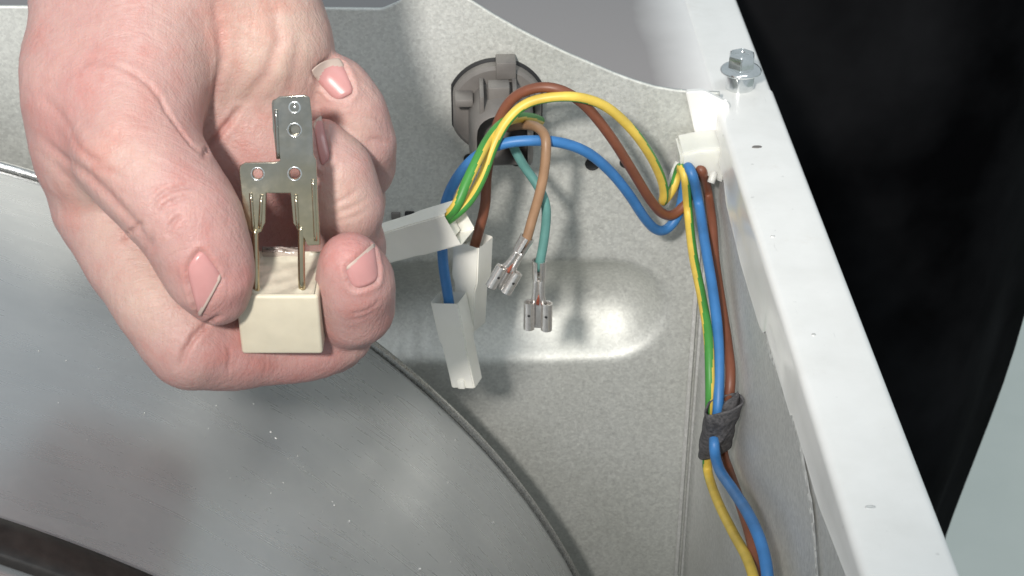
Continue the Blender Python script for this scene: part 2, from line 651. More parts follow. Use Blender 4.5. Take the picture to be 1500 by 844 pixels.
def sweep_rail(name, ya, yb, dz, lipf, n, mats_):
    verts, faces = [], []
    ysr = np.linspace(ya, yb, n)
    R_ = 1.6
    m_ = 0
    for y in ysr:
        pr = []
        zl = lipf(y)
        pr.append((XS + .5, zl + .1)); pr.append((XS - .45, zl)); pr.append((XS - .3, zl + .6)); pr.append((XS - .15, (zl + ZR - R_) / 2))
        for k in range(8):
            a = math.pi - k / 7 * math.pi / 2
            pr.append((XS + R_ + R_ * math.cos(a), ZR + dz - R_ + R_ * math.sin(a)))
        for k in range(1, 4):
            pr.append((XS + R_ + (XR - XS - 2 * R_) * k / 4, ZR + dz + .12 * math.sin(y * .035 + k)))
        for k in range(8):
            a = math.pi / 2 - k / 7 * math.pi / 2
            pr.append((XR - R_ + R_ * math.cos(a), ZR + dz - R_ + R_ * math.sin(a)))
        pr.append((XR, ZR - 60)); pr.append((XR, -CAM_H + 5))
        m_ = len(pr)
        verts += [(x, y, z) for x, z in pr]
    for i in range(n - 1):
        for k in range(m_ - 1):
            faces.append((i * m_ + k, i * m_ + k + 1, (i + 1) * m_ + k + 1, (i + 1) * m_ + k))
    faces.append(tuple(range(m_))); faces.append(tuple((n - 1) * m_ + k for k in range(m_))[::-1])
    return pydata(name, verts, faces, cab, mats_)


Y_SEAM = onZ(1060, 132, ZR)[1]
rail = sweep_rail('side_rail', 15, Y_SEAM, 0, lip_z, 220, ['white'])
rail.data.set_sharp_from_angle(angle=math.radians(50))
rear = sweep_rail('rear_rail', Y_SEAM + .2, D + 130, -.7, lambda y: ZR - 4, 30, ['white'])
rear.data.set_sharp_from_angle(angle=math.radians(50))
# rear ledge behind the panel
bm = bmesh.new()
bm_box(bm, Matrix.Identity(4), (-420, D + 1.6, ZR - 2.2), (XS + 1.2, D + 130, ZR - .9), .3)
from_bm('rear_ledge', bm, cab, ['ledge_grey'], angle=40)
# white corner tab that folds over the rear panel
poly = [onY(1004, 133, D - 1.4), onY(1030, 131, D - 1.4), onY(1068, 150, D - 2), onY(1064, 258, D - 3), onY(1040, 240, D - 2.2), onY(1022, 214, D - 1.4)]
bm = bmesh.new()
fr = [bm.verts.new(p + np.array([0, -.9, 0])) for p in poly]
bk = [bm.verts.new(p + np.array([0, .9, 0])) for p in poly]
bm.faces.new(fr); bm.faces.new(bk[::-1])
for i in range(len(poly)):
    j = (i + 1) % len(poly)
    bm.faces.new((fr[i], bk[i], bk[j], fr[j]))
bmesh.ops.bevel(bm, geom=list(bm.edges), offset=.3, segments=2, affect='EDGES')
from_bm('corner_tab', bm, cab, ['white'], angle=40)
# small dents and chips in the rail's paint
for (hx, hy, a, b, mk) in [(1109, 215, 1.0, .45, 'grey_plastic'), (1275, 743, .8, .4, 'side'), (1192, 490, .35, .25, 'side'), (1132, 346, .4, .2, 'side')]:
    c = onZ(hx, hy, ZR + .12)
    bm = bmesh.new()
    r = bm_lathe(bm, Matrix.Translation(Vector(c)) @ Matrix.Diagonal((a, b, 1, 1)), [(.01, .0), (.7, .03), (1.0, .1), (1.25, -.25)], 14)
    from_bm('paint_chip', bm, rail, [mk], True)

# ------------------------------------------------------------------ black cloth bulk outside the cabinet and floor behind
verts, faces = [], []
edge_px = [(1640, -260), (1600, 0), (1560, 200), (1512, 390), (1478, 500), (1440, 600), (1405, 690), (1388, 745), (1372, 830), (1368, 960), (1362, 1100)]
YB = 560.0
rngs = []
n = 48
for (ex, ey) in edge_px:
    e = onY(ex, ey, YB)
    x1 = e[0]
    x0 = -60
    cx = (x0 + x1) / 2; rx = (x1 - x0) / 2
    rngs.append((cx, rx, e[2]))
fine = spline([np.array(r) for r in rngs], 14)
for j, (cx, rx, z) in enumerate(fine):
    for i in range(n):
        t = 2 * math.pi * i / n
        fold = 1 + .03 * math.sin(5 * t + j * .05) + .015 * math.sin(11 * t - j * .08)
        if abs(math.cos(t)) > .92:
            fold = 1
        verts.append((cx + rx * fold * math.cos(t), YB + 20 + 130 * fold * math.sin(t), z))
for j in range(len(fine) - 1):
    for i in range(n):
        k = (i + 1) % n
        faces.append((j * n + i, j * n + k, (j + 1) * n + k, (j + 1) * n + i))
faces.append(tuple(range(n)))
faces.append(tuple((len(fine) - 1) * n + i for i in range(n))[::-1])
blk = pydata('black_cloth', verts, faces, None, ['black'])
tag(blk, 'large matt black cloth bulk behind the white rail, edge curving in toward the floor', 'cloth')

# ================================================================== DRUM AND BELT
drum = empty('drum', (DCX, DY, DCZ), 'big dull steel dryer drum with a smeared reflection, under the hand', 'drum')
mt_d = frame((DCX, DY, DCZ), (1, 0, 0), (0, 0, 1), (0, -1, 0))
bm = bmesh.new()
prof = [(DR - 90, -1.5), (DR - 14, -1.5), (DR - 3.2, -.6), (DR - 3.0, 1.2), (DR - 2.6, 1.7), (DR - .5, 2.0), (DR - .1, 2.4), (DR, 4.0)]
prof += [(DR + .25 * math.sin(k * .5) * (k > 2), 8 + k * 9) for k in range(0, 36)]
bm_lathe(bm, mt_d, prof, 560)
shell = from_bm('drum_shell', bm, drum, ['drum'], True)
bm = bmesh.new()
pr = []
for k in range(11):
    a = -math.pi * .35 + k / 10 * math.pi * 1.7
    pr.append((DR - .5 + 1.35 * math.sin(a), -.2 - 1.2 * math.cos(a)))
bm_lathe(bm, mt_d, pr, 560)
from_bm('rolled_rim', bm, drum, ['rim'], True)
# lint specks stuck to the drum, too small to count
bm = bmesh.new()


def on_cyl(x, y, R_):
    d = ray(x, y)
    A = d[0] ** 2 + d[2] ** 2; B = -2 * (d[0] * DCX + d[2] * DCZ); C = DCX ** 2 + DCZ ** 2 - R_ * R_
    return d * ((-B - math.sqrt(B * B - 4 * A * C)) / 2 / A)


specks = [(372, 592, 2.2), (397, 633, 3.4), (404, 642, 2.4), (436, 668, 2.0), (445, 604, 1.6), (317, 594, 2.0), (212, 605, 1.8), (145, 540, 1.6), (57, 514, 1.8), (525, 625, 1.8),
          (600, 693, 2.0), (656, 707, 2.8), (667, 645, 2.0), (615, 833, 3.0), (512, 763, 2.4), (490, 740, 2.2), (723, 765, 2.0), (571, 744, 1.6), (278, 676, 1.4), (300, 640, 1.4), (415, 707, 1.8),
          (97, 528, 1.3), (540, 640, 1.8), (560, 660, 1.4), (487, 735, 1.8), (692, 770, 1.4), (660, 823, 1.8), (470, 610, 1.4)]
for _ in range(45):
    sx, sy = random.gauss(470, 170), random.gauss(670, 80)
    specks.append((sx, sy, random.uniform(.5, 1.2)))
for (sx, sy, sr) in specks:
    try:
        p = on_cyl(sx, sy, DR + .15)
    except ValueError:
        continue
    if p[1] > DY - 8 or not (p[1] > 150):
        continue
    r = bmesh.ops.create_icosphere(bm, subdivisions=1, radius=1)
    q = Matrix.Rotation(random.uniform(0, 3.1), 3, 'Y') @ Matrix.Rotation(random.uniform(0, 3.1), 3, 'Z')
    sr *= .8
    sc = (sr * .13 * random.uniform(.7, 1.8), sr * .11, sr * .08)
    for v in r['verts']:
        w = q @ Vector((v.co.x * sc[0] * random.uniform(.6, 1.3), v.co.y * sc[1] * random.uniform(.6, 1.3), v.co.z * sc[2]))
        v.co = Vector(p) + w
lint = from_bm('lint_specks', bm, drum, ['scuff'], True)
lint['kind'] = 'stuff'

YBELT = float((on_cyl(0, 755, DR + 2)[1] + on_cyl(0, 812, DR + 2)[1]) / 2)
HB = float(on_cyl(0, 755, DR + 2)[1] - on_cyl(0, 812, DR + 2)[1]) / 2
belt = empty('drive_belt', (DCX, YBELT, DCZ), 'dark brown rubber belt running round the steel drum, lower left', 'belt')
mt_b = frame((DCX, YBELT, DCZ), (1, 0, 0), (0, 0, 1), (0, -1, 0))
bm = bmesh.new()
bm_lathe(bm, mt_b, [(DR + .1, -HB - .1), (DR + 1.5, -HB), (DR + 1.9, -HB + .4), (DR + 1.95, -HB * .4), (DR + 2.0, HB * .2), (DR + 1.9, HB - .5), (DR + 1.5, HB), (DR + .1, HB + .1)], 420)
from_bm('belt_band', bm, belt, ['rubber'], True)

# ================================================================== CABLE CLAMP
cc = onY(728, 152, D)
clampo = empty('cable_clamp', cc, 'round grey plastic cable clamp fixed in the rear panel above the loose wires', 'cable clamp')
fm = frame(cc, (1, 0, 0), (0, 0, 1), (0, -1, 0))


def cut_disc(bm, mtx, r, flat, h0, h1, n=56, bev=.5):
    pts = []
    for i in range(n):
        t = 2 * math.pi * i / n
        x, y = r * math.cos(t), r * math.sin(t)
        x = max(-flat, min(flat, x))
        pts.append((x, y))
    lo = [bm.verts.new(mtx @ Vector((x, y, h0))) for x, y in pts]
    mi_ = [bm.verts.new(mtx @ Vector((x, y, h1 - bev))) for x, y in pts]
    hi = [bm.verts.new(mtx @ Vector((x * (1 - bev / r), y * (1 - bev / r), h1))) for x, y in pts]
    for a, b in ((lo, mi_), (mi_, hi)):
        for i in range(n):
            j = (i + 1) % n
            bm.faces.new((a[i], a[j], b[j], b[i]))
    bm.faces.new(hi); bm.faces.new(lo[::-1])


bm = bmesh.new(); cut_disc(bm, fm, 11.5, 10.4, -.3, 1.0); from_bm('gap_disc', bm, clampo, ['dark'], angle=40)  # black disc painted as the shaded gap round the flange
bm = bmesh.new(); cut_disc(bm, fm, 10.9, 10.0, .6, 4.2, bev=.7); fl = from_bm('flange', bm, clampo, ['grey_plastic'], angle=40)
bm = bmesh.new(); bm_box(bm, fm, (-.3, 8.4, .5), (4.2, 12.6, 5.6), .35); from_bm('locking_tab', bm, clampo, ['grey_plastic'], angle=40)
# arched body that reaches out of the flange
bm = bmesh.new()
sec = []
for (h, wx, wt, wb) in [(3.6, 7.4, 7.6, -8.4), (9, 7.2, 7.4, -8.2), (14, 6.8, 6.6, -7.8), (16.5, 6.2, 5.8, -7.2), (17, 5.6, 5.2, -6.6)]:
    pts = [(-wx, wb), (wx, wb), (wx, 0)]
    for k in range(1, 12):
        a = k / 12 * math.pi
        pts.append((wx * math.cos(a), wt * math.sin(a) ** .8))
    pts.append((-wx, 0))
    sec.append([bm.verts.new(fm @ Vector((x + .8, y, h))) for x, y in pts])
for a, b in zip(sec, sec[1:]):
    for i in range(len(a)):
        j = (i + 1) % len(a)
        bm.faces.new((a[i], a[j], b[j], b[i]))
cap = bm.faces.new(sec[-1])
r = bmesh.ops.inset_region(bm, faces=[cap], thickness=1.1)
bmesh.ops.translate(bm, verts=list(cap.verts), vec=fm.to_3x3() @ Vector((0, 0, -7)))
body = from_bm('clamp_body', bm, clampo, ['grey_plastic'], angle=40)
bm = bmesh.new(); bm_box(bm, fm, (-2.2, 4.8, 7.2), (2.6, 9.4, 11.6), .35); from_bm('latch', bm, clampo, ['grey_plastic'], angle=40)
bm = bmesh.new()
for x in (-3.6, 3.7):
    bm_box(bm, fm, (x - .5, 3.5, 5.0), (x + .5, 8.9, 15.0), .25)
from_bm('latch_guide', bm, clampo, ['grey_plastic'], angle=40)
bm = bmesh.new(); bm_box(bm, fm, (-9.6, 3.4, 3.6), (-5.4, 5.4, 9.0), .5); from_bm('side_wing', bm, clampo, ['grey_plastic'], angle=40)
bm = bmesh.new(); bm_box(bm, fm, (8.3, -6.4, 3.6), (9.7, 6.0, 7.0), .5); from_bm('side_wing', bm, clampo, ['grey_plastic'], angle=40)

# ================================================================== WIRES
WR = 1.12


def wire(name, pts, r, mats_, label, cat='wire', stripe=None):
    rw = random.uniform(0, 9)
    p3 = [on_wall(*q) if q[2] >= 0 else onX(q[0], q[1], XS + q[2]) for q in pts]
    p3 = [p + .16 * np.array([math.sin(i * 1.7 + rw), math.sin(i * 2.3 + rw), math.cos(i * 1.3 + rw)]) for i, p in enumerate(p3)]
    v, f, mi, c = tube(p3, r, 30 if stripe else 16, .8, stripe)
    o = pydata(name, v, f, None, mats_, True, mi)
    return tag(o, label, cat), c


brown, c_br = wire('brown_wire', [(692, 372, 30), (700, 340, 30), (711, 300, 29), (714, 255, 27), (722, 205, 25), (733, 170, 25), (755, 142, 26), (788, 127, 27), (822, 132, 28), (858, 157, 27),
                   (895, 200, 25), (925, 248, 22), (950, 290, 18), (970, 312, 14), (988, 316, 12), (1004, 298, 10), (1016, 266, 9), (1022, 246, 10.5), (1029, 250, 12.5), (1036, 285, -1.6), (1043, 330, -1.5), (1048, 380, -1.5), (1056, 440, -1.5), (1064, 500, -1.6), (1070, 550, -1.8), (1067, 600, -2.2), (1058, 655, -2.0), (1067, 690, -2.0), (1084, 735, -2.2), (1101, 790, -2.2), (1110, 850, -2.2), (1112, 930, -2.2)],
                   WR, ['w_brown'], 'brown insulated wire arching over the cable clamp and down the side')
gy, c_gy = wire('earth_wire', [(652, 326, 41), (670, 311, 43.5), (690, 290, 41), (708, 258, 36), (722, 215, 32), (742, 178, 30), (772, 152, 29), (810, 141, 29), (850, 143, 29), (890, 159, 27), (928, 192, 24), (955, 232, 20),
                 (970, 268, 16), (973, 290, 14), (970, 299, 13), (976, 290, 12), (987, 272, 10), (994, 252, 9), (998, 244, 11), (1003, 262, 14), (1008, 310, -6.5), (1016, 370, -6.3), (1027, 430, -6.2), (1036, 490, -6.2), (1040, 545, -6.2), (1041, 600, -6.0), (1036, 655, -5.6), (1036, 690, -5.0), (1052, 735, -4.6), (1074, 780, -4.2), (1094, 820, -4.2), (1106, 860, -4.2), (1110, 930, -4.2)],
                 WR * .94, ['w_yellow', 'w_green'], 'long yellow and green striped wire running from white housing to tape', stripe=[-70, -70, -75, -80, -95, -105, -112, -115, -118, -150, -235, -250, -250, -240, -230, -250, -270, -270, -270, -268, -266, -275, -300, -350, -400, -430, -460, -500, -520, -530, -540, -540, -540])
gy2, _ = wire('earth_wire', [(648, 322, 42), (667, 303, 44), (682, 272, 42), (698, 238, 38), (715, 204, 31), (737, 181, 27), (760, 172, 22), (778, 172, 15), (790, 178, 8)],
              WR, ['w_yellow', 'w_green'], 'short green and yellow wire from the cable clamp into white housing', stripe=[-55, -50, 10, 50, 65, 70, 70, 70, 70])
blue, c_bl = wire('blue_wire', [(660, 452, 34), (655, 425, 34), (648, 385, 33), (648, 335, 32), (656, 290, 30), (675, 252, 29), (702, 226, 29), (740, 211, 30), (780, 205, 30), (820, 208, 29), (860, 224, 27),
                  (895, 252, 24), (922, 286, 21), (944, 320, 17), (962, 336, 14), (978, 337, 12), (992, 318, 10.5), (999, 288, 9), (1003, 258, 9), (1007, 242, 11.5), (1014, 258, 15), (1023, 300, -4.4), (1034, 360, -4.2), (1044, 420, -4.0), (1050, 480, -4.0), (1053, 540, -4.2), (1053, 600, -4.6), (1046, 650, -5.2), (1052, 685, -5.2), (1074, 718, -4.8), (1098, 755, -4.6), (1115, 800, -4.4), (1124, 850, -4.4), (1126, 930, -4.4)],
                  WR * 1.03, ['w_blue'], 'blue insulated wire looping below the cable clamp and down the side')
tan, _ = wire('tan_wire', [(745, 186, 10), (765, 184, 19), (785, 187, 26), (799, 199, 31), (801, 222, 33), (796, 255, 34), (788, 290, 35), (781, 320, 36), (773, 347, 37), (768, 358, 37)],
              WR * .95, ['w_tan'], 'light tan wire hanging from the clamp with a bare crimp terminal')
teal, _ = wire('teal_wire', [(748, 205, 12), (756, 220, 20), (768, 244, 26), (786, 272, 30), (799, 298, 32), (801, 325, 33), (796, 355, 34), (790, 384, 35), (789, 396, 35)],
               WR * .92, ['w_teal'], 'teal green wire hanging behind the tan one with a crimp terminal')

# ------------------------------------------------------------------ white connector housings
def housing(A, B, wide, thick, roll, label, taper=.86, step=.46):
    A, B = np.array(A), np.array(B)
    a = unit(B - A)
    L = np.linalg.norm(B - A)
    n0 = unit(-ray(650, 400) + a * (ray(650, 400) @ a))
    b0 = np.cross(a, n0)
    n1 = n0 * math.cos(roll) + b0 * math.sin(roll)
    b1 = np.cross(n1, a)
    o = empty('connector_housing', A, label, 'connector', 'white push-on connector housings')
    bm = bmesh.new()
    secs = []
    for (t, kw, kt) in [(0, 1, 1), (step - .04, 1, 1), (step + .05, taper, .92), (1, taper * .98, .9)]:
        w = wide / 2 * kw; h = thick / 2 * kt
        q = [(-w, -h), (w, -h), (w, h), (-w, h)]
        secs.append([bm.verts.new(A + a * (t * L) + b1 * x + n1 * y) for x, y in q])
    for s0, s1 in zip(secs, secs[1:]):
        for i in range(4):
            j = (i + 1) % 4
            bm.faces.new((s0[i], s0[j], s1[j], s1[i]))
    f0 = bm.faces.new(secs[0][::-1]); f1 = bm.faces.new(secs[-1])
    bmesh.ops.recalc_face_normals(bm, faces=bm.faces)
    ed = [e for e in bm.edges if not any(f in (f0, f1) for f in e.link_faces)]
    bmesh.ops.bevel(bm, geom=ed, offset=.28, segments=2, affect='EDGES')
    bmesh.ops.recalc_face_normals(bm, faces=bm.faces)
    bm.normal_update()
    for dirn, dep_ in ((a, 5.0), (-a, 3.5)):
        f = max((f for f in bm.faces if f.normal.dot(Vector(-dirn)) > .9), key=lambda f: f.calc_area())
        bmesh.ops.inset_region(bm, faces=[f], thickness=.7)
        bmesh.ops.translate(bm, verts=list(f.verts), vec=Vector(dirn * dep_))
    from_bm('housing_shell', bm, o, ['nylon'], angle=35)
    # slot at the mating end and entry collar
    bm = bmesh.new()
    mt = frame(B, b1, n1, a)
    bm_box(bm, mt, (-.9, thick * .40, -2.2), (.7, thick * .40 + 1.0, -.1), .15)
    from_bm('lock_rib', bm, o, ['nylon'], angle=35)
    bm = bmesh.new()
    mt = frame(A, b1, n1, a)
    bm_box(bm, mt, (-wide * .36, -thick * .34, 2.6), (wide * .36, thick * .34, 3.4), .2)
    from_bm('inner_stop', bm, o, ['nylon'], angle=35)
    return o


housing(on_wall(673, 325, 43), on_wall(548, 361, 33), 7.6, 6.6, math.radians(-24), 'white connector housing lying slanted, striped wires entering its right end', taper=.96)
housing(on_wall(693, 349, 30), on_wall(688, 474, 30), 6.6, 6.2, math.radians(32), 'white connector housing hanging on the brown wire, partly behind another', taper=.8)
housing(on_wall(657, 436, 34), on_wall(684, 560, 36), 6.6, 5.4, math.radians(28), 'white connector housing hanging lowest, fed by the blue wire', taper=.88)


# ------------------------------------------------------------------ crimp terminals
def terminal(A, B, yaw, label):
    A, B = np.array(A), np.array(B)
    a = unit(B - A); L = np.linalg.norm(B - A)
    n0 = unit(-ray(780, 420) + a * (ray(780, 420) @ a))
    b0 = np.cross(a, n0)
    n1 = n0 * math.cos(yaw) + b0 * math.sin(yaw)
    b1 = np.cross(n1, a)
    o = empty('crimp_terminal', A, label, 'terminal', 'bare tinned push-on terminals')
    mt = frame(A, b1, n1, a)
    Lr = L * .42          # receptacle length
    z0 = L - Lr
    # receptacle: floor plate and two rolled sides
    bm = bmesh.new()
    bm_box(bm, mt, (-2.6, -.75, z0), (2.6, -.35, L), .1)
    from_bm('floor_plate', bm, o, ['tin'], angle=40)
    for s in (-1, 1):
        bm = bmesh.new()
        rr_ = 1.25
        lo, hi = [], []
        n = 14
        prof = []
        for ring_r in (rr_, rr_ - .38):
            prof.append([(s * (1.95 + ring_r * math.cos(t)) * 1.0, .45 + ring_r * math.sin(t)) for t in np.linspace(-math.pi * .62, math.pi * 1.06, n)])
        path = prof[0] + prof[1][::-1]
        A0 = [bm.verts.new(mt @ Vector((x, y, z0 + .1))) for x, y in path]
        A1 = [bm.verts.new(mt @ Vector((x, y, L - .25))) for x, y in path]
        for i in range(len(path)):
            j = (i + 1) % len(path)
            bm.faces.new((A0[i], A0[j], A1[j], A1[i]))
        for i in range(n - 1):
            bm.faces.new((A0[i], A0[i + 1], A0[2 * n - 2 - i], A0[2 * n - 1 - i]))
            bm.faces.new((A1[i], A1[i + 1], A1[2 * n - 2 - i], A1[2 * n - 1 - i]))
        ro = from_bm('rolled_side', bm, o, ['tin'], angle=40)
        bm = bmesh.new()
        bm_lathe(bm, frame(A + a * (z0 + Lr * .42) + b1 * (s * 1.9) + n1 * (.45 + rr_ + .0), b1, a, n1), [(.01, .04), (.28, .05), (.34, -.1)], 10)
        from_bm('dimple', bm, ro, ['dark'], True)
    # wire crimp: tapering neck with two folded wings
    bm = bmesh.new()
    for s in (-1, 1):
        pts = [A + a * (L * .24) + b1 * (s * .62) + n1 * .30, A + a * (L * .36) + b1 * (s * .62) + n1 * .25, A + a * (L * .50) + b1 * (s * .72) + n1 * .1, A + a * (z0 + .6) + b1 * (s * 1.2) - n1 * .2]
        v, f, _, _ = tube(pts, .72, 10, .5)
        vv = [bm.verts.new(p) for p in v]
        for q in f:
            bm.faces.new([vv[i] for i in q])
    from_bm('conductor_crimp', bm, o, ['tin'], True)
    bm = bmesh.new()
    for s in (-1, 1):
        prof = []
        n = 9
        for ring_r in (1.62, 1.28):
            prof.append([(s * (ring_r * math.cos(t)), ring_r * math.sin(t)) for t in np.linspace(-math.pi * .5, math.pi * .44, n)])
        path = prof[0] + prof[1][::-1]
        A0 = [bm.verts.new(mt @ Vector((x, y, -.4))) for x, y in path]
        A1 = [bm.verts.new(mt @ Vector((x * .9, y * .9, L * .25))) for x, y in path]
        for i in range(len(path)):
            j = (i + 1) % len(path)
            bm.faces.new((A0[i], A0[j], A1[j], A1[i]))
        for i in range(n - 1):
            bm.faces.new((A0[i], A0[i + 1], A0[2 * n - 2 - i], A0[2 * n - 1 - i]))
            bm.faces.new((A1[i], A1[i + 1], A1[2 * n - 2 - i], A1[2 * n - 1 - i]))
    from_bm('insulation_crimp', bm, o, ['tin'], angle=40)
    bm = bmesh.new()
    for k in range(7):
        off = b1 * random.uniform(-.8, .8) + n1 * random.uniform(-.1, .5)
        v, f, _, _ = tube([A + a * (z0 - 1.6) + off * .5, A + a * (z0 + .1) + off, A + a * (z0 + .9) + off * 1.2], .16, 6, .4)
        vv = [bm.verts.new(p) for p in v]
        for q in f:
            bm.faces.new([vv[i] for i in q])
    from_bm('copper_strands', bm, o, ['copper'], True)
    return o


terminal(on_wall(771, 350, 37), on_wall(728, 424, 39), math.radians(-28), 'bare tinned crimp terminal tilted left on the tan wire')
terminal(on_wall(790, 384, 35), on_wall(788, 482, 36), math.radians(6), 'bare tinned crimp terminal hanging straight on the teal wire')

# ------------------------------------------------------------------ nylon wire clip
clip = empty('wire_clip', onY(1028, 228, D - 10), 'milky white nylon clip gripping three wires under the rail corner', 'clip')
bm = bmesh.new()
cq = [onY(993, 214, D - 8), onY(1022, 208, D - 8), onY(1064, 204, D - 8), onY(1058, 258, D - 8), onY(1040, 250, D - 8), onY(995, 244, D - 8)]
fr = [bm.verts.new(p + np.array([0, -4.2, 0])) for p in cq]
bk = [bm.verts.new(p + np.array([0, 5.8, 0])) for p in cq]
bm.faces.new(fr); bm.faces.new(bk[::-1])
for i in range(len(cq)):
    j = (i + 1) % len(cq)
    bm.faces.new((fr[i], bk[i], bk[j], fr[j]))
bmesh.ops.recalc_face_normals(bm, faces=bm.faces)
bmesh.ops.bevel(bm, geom=list(bm.edges), offset=.7, segments=3, affect='EDGES')
from_bm('clip_block', bm, clip, ['clip'], angle=40)
bm = bmesh.new()
v, f, _, _ = tube([onY(994, 238, D - 5), onY(988, 252, D - 6), onY(984, 268, D - 7), onY(990, 280, D - 8)], .9, 8, .6)
vv = [bm.verts.new(p) for p in v]
for q in f:
    bm.faces.new([vv[i] for i in q])
from_bm('clip_jaw', bm, clip, ['clip'], True)
bm = bmesh.new()
v, f, _, _ = tube([onY(1048, 244, D - 10), onY(1046, 254, D - 12), onY(1041, 268, D - 13)], .9, 8, .6)
vv = [bm.verts.new(p) for p in v]
for q in f:
    bm.faces.new([vv[i] for i in q])
from_bm('clip_jaw', bm, clip, ['clip'], True)

# ------------------------------------------------------------------ tape round the bundle
secs_px = [(1060, 592, 22), (1058, 604, 23), (1055, 618, 24), (1052, 632, 24), (1049, 646, 24), (1046, 657, 24)]
cs = [onX(x, y, XS - 3.9) for x, y, w in secs_px]
cs = spline(cs, .6)
verts, faces = [], []
n = 40
ws = np.linspace(3.5, 3.1, len(cs))
for i, c in enumerate(cs):
    u = i / (len(cs) - 1)
    for k in range(n):
        t = 2 * math.pi * k / n
        ex = abs(math.cos(t)) ** .75 * math.copysign(1, math.cos(t))
        ey = abs(math.sin(t)) ** .85 * math.copysign(1, math.sin(t))
        wr = .18 * math.sin(7 * u + 3 * t) + .12 * math.sin(19 * u + 2 * t + 1) + .08 * math.sin(5 * t)
        tilt = 1.7 * math.cos(t)                       # slanted wrap
        verts.append((c[0] + (ws[i] + wr) * ex, c[1] - (2.7 + wr) * ey, c[2] + tilt * 1.0))
for i in range(len(cs) - 1):
    for k in range(n):
        j = (k + 1) % n
        faces.append((i * n + k, i * n + j, (i + 1) * n + j, (i + 1) * n + k))
tape = pydata('cloth_tape', verts, faces, None, ['tape'])
md = tape.modifiers.new('thick', 'SOLIDIFY'); md.thickness = .0004; md.offset = 1
tag(tape, 'dark grey cloth tape wrapped round the three wires', 'tape')
fl_px = [[(1058, 590, 24.4), (1056, 612, 24.6), (1053, 634, 24.6), (1049, 656, 24.4)], [(1068, 586, 24.6), (1068, 606, 25.2), (1066, 626, 25.3), (1058, 648, 24.6)],
         [(1078, 577, 24), (1077, 596, 25.4), (1076, 616, 25.0), (1066, 636, 24.2)], [(1083, 571, 24.5), (1082, 588, 23.2), (1082, 614, 23.6), (1072, 628, 23.2)]]
YT = float(cs[:, 1].mean())
fv = [onY(q[0], q[1], YT - 3.2 - (q[2] - 24.4) * .8) for rw in fl_px for q in rw]
ff = [(r_ * 4 + k, r_ * 4 + k + 1, (r_ + 1) * 4 + k + 1, (r_ + 1) * 4 + k) for r_ in range(3) for k in range(3)]
flap = pydata('tape_flap', fv, ff, tape, ['tape'])
md = flap.modifiers.new('sub', 'SUBSURF'); md.levels = 2; md.render_levels = 2
md = flap.modifiers.new('thick', 'SOLIDIFY'); md.thickness = .0004; md.offset = 0

# ------------------------------------------------------------------ bolt on the rail
bc = onZ(1083, 129, ZR)
bolt = empty('bolt', bc, 'shiny zinc flange bolt standing half unscrewed on the white rail', 'bolt')
bt = Matrix.Translation(Vector((bc[0], bc[1], ZR)))
bm = bmesh.new()
bm_lathe(bm, bt, [(3.25, -1.0), (3.25, 3.6), (3.0, 4.2)], 36)
from_bm('shank', bm, bolt, ['zinc'], True)
bm = bmesh.new()
bm_lathe(bm, bt, [(2.6, 4.0), (4.3, 4.05), (4.75, 4.35), (4.8, 4.7), (4.4, 5.15), (3.5, 5.6), (2.6, 5.75)], 44)
from_bm('bolt_flange', bm, bolt, ['zinc'], True)
bm = bmesh.new()
R6 = [(3.35, 5.3), (3.3, 8.2), (3.0, 8.8), (2.4, 9.0), (2.1, 8.3), (.01, 8.1)]
bm_lathe(bm, bt @ Matrix.Rotation(.35, 4, 'Z'), R6, 6)
bmesh.ops.bevel(bm, geom=[e for e in bm.edges], offset=.18, segments=2, affect='EDGES')
from_bm('hex_head', bm, bolt, ['zinc'], angle=35)

# ================================================================== CAPACITOR IN THE HAND
AL = math.radians(35)
nn = -fw
bX = rt
bZ = up * math.cos(AL) + nn * math.sin(AL)
bY = -nn * math.cos(AL) + up * math.sin(AL)
CO = P(405, 434, H)
cm = frame(CO, bX, bY, bZ)
cap_ = empty('capacitor', CO, 'small beige block capacitor with a nickel terminal bracket, held in the fingers', 'capacitor')
cw, ch, cd = 122 * S, 88 * S / math.cos(AL), 70 * S / math.sin(AL)
bm = bmesh.new()
bm_box(bm, cm, (-cw / 2, 0, -ch), (cw / 2, cd, 0), .6, 4)
# open the top: remove the top face, add inner walls
bm.faces.ensure_lookup_table()
topn = Vector(bZ)
bmesh.ops.recalc_face_normals(bm, faces=bm.faces)
tf = max((f for f in bm.faces if f.normal.dot(topn) > .99), key=lambda f: f.calc_area())
bmesh.ops.inset_region(bm, faces=[tf], thickness=.15)
bmesh.ops.translate(bm, verts=list(tf.verts), vec=Vector(bZ * -1.6))
from_bm('case', bm, cap_, ['beige'], angle=40)
# potting compound: lumpy surface
verts, faces = [], []
n = 34
for j in range(n):
    for i in range(n):
        x = (i / (n - 1) - .5) * (cw - 1.5)
        y = .75 + j / (n - 1) * (cd - 1.5)
        z = -.75 + .07 * math.sin(x * 1.1 + y * .6) + .05 * math.sin(y * 1.7 - x)
        e = min(i, n - 1 - i, j, n - 1 - j)
        z += .5 * math.exp(-e / 1.5)
        for px_ in (-4.0, 3.6):
            z += .9 * math.exp(-((x - px_) ** 2 + (y - 2.2) ** 2) / 1.4)
        if j > n - 6:
            z += .5 * (j - n + 6) / 5 * (1 if abs(x) < 4.5 else .2)
        verts.append(cm @ Vector((x, y, z)))
faces = [(j * n + i, j * n + i + 1, (j + 1) * n + i + 1, (j + 1) * n + i) for j in range(n - 1) for i in range(n - 1)]
pydata('potting', verts, faces, cap_, ['resin'])
bm = bmesh.new()
vs_ = bm_box(bm, Matrix.Identity(4), (-3.9, cd - 1.5, -.9), (3.1, cd - .7, 1.1), .25)
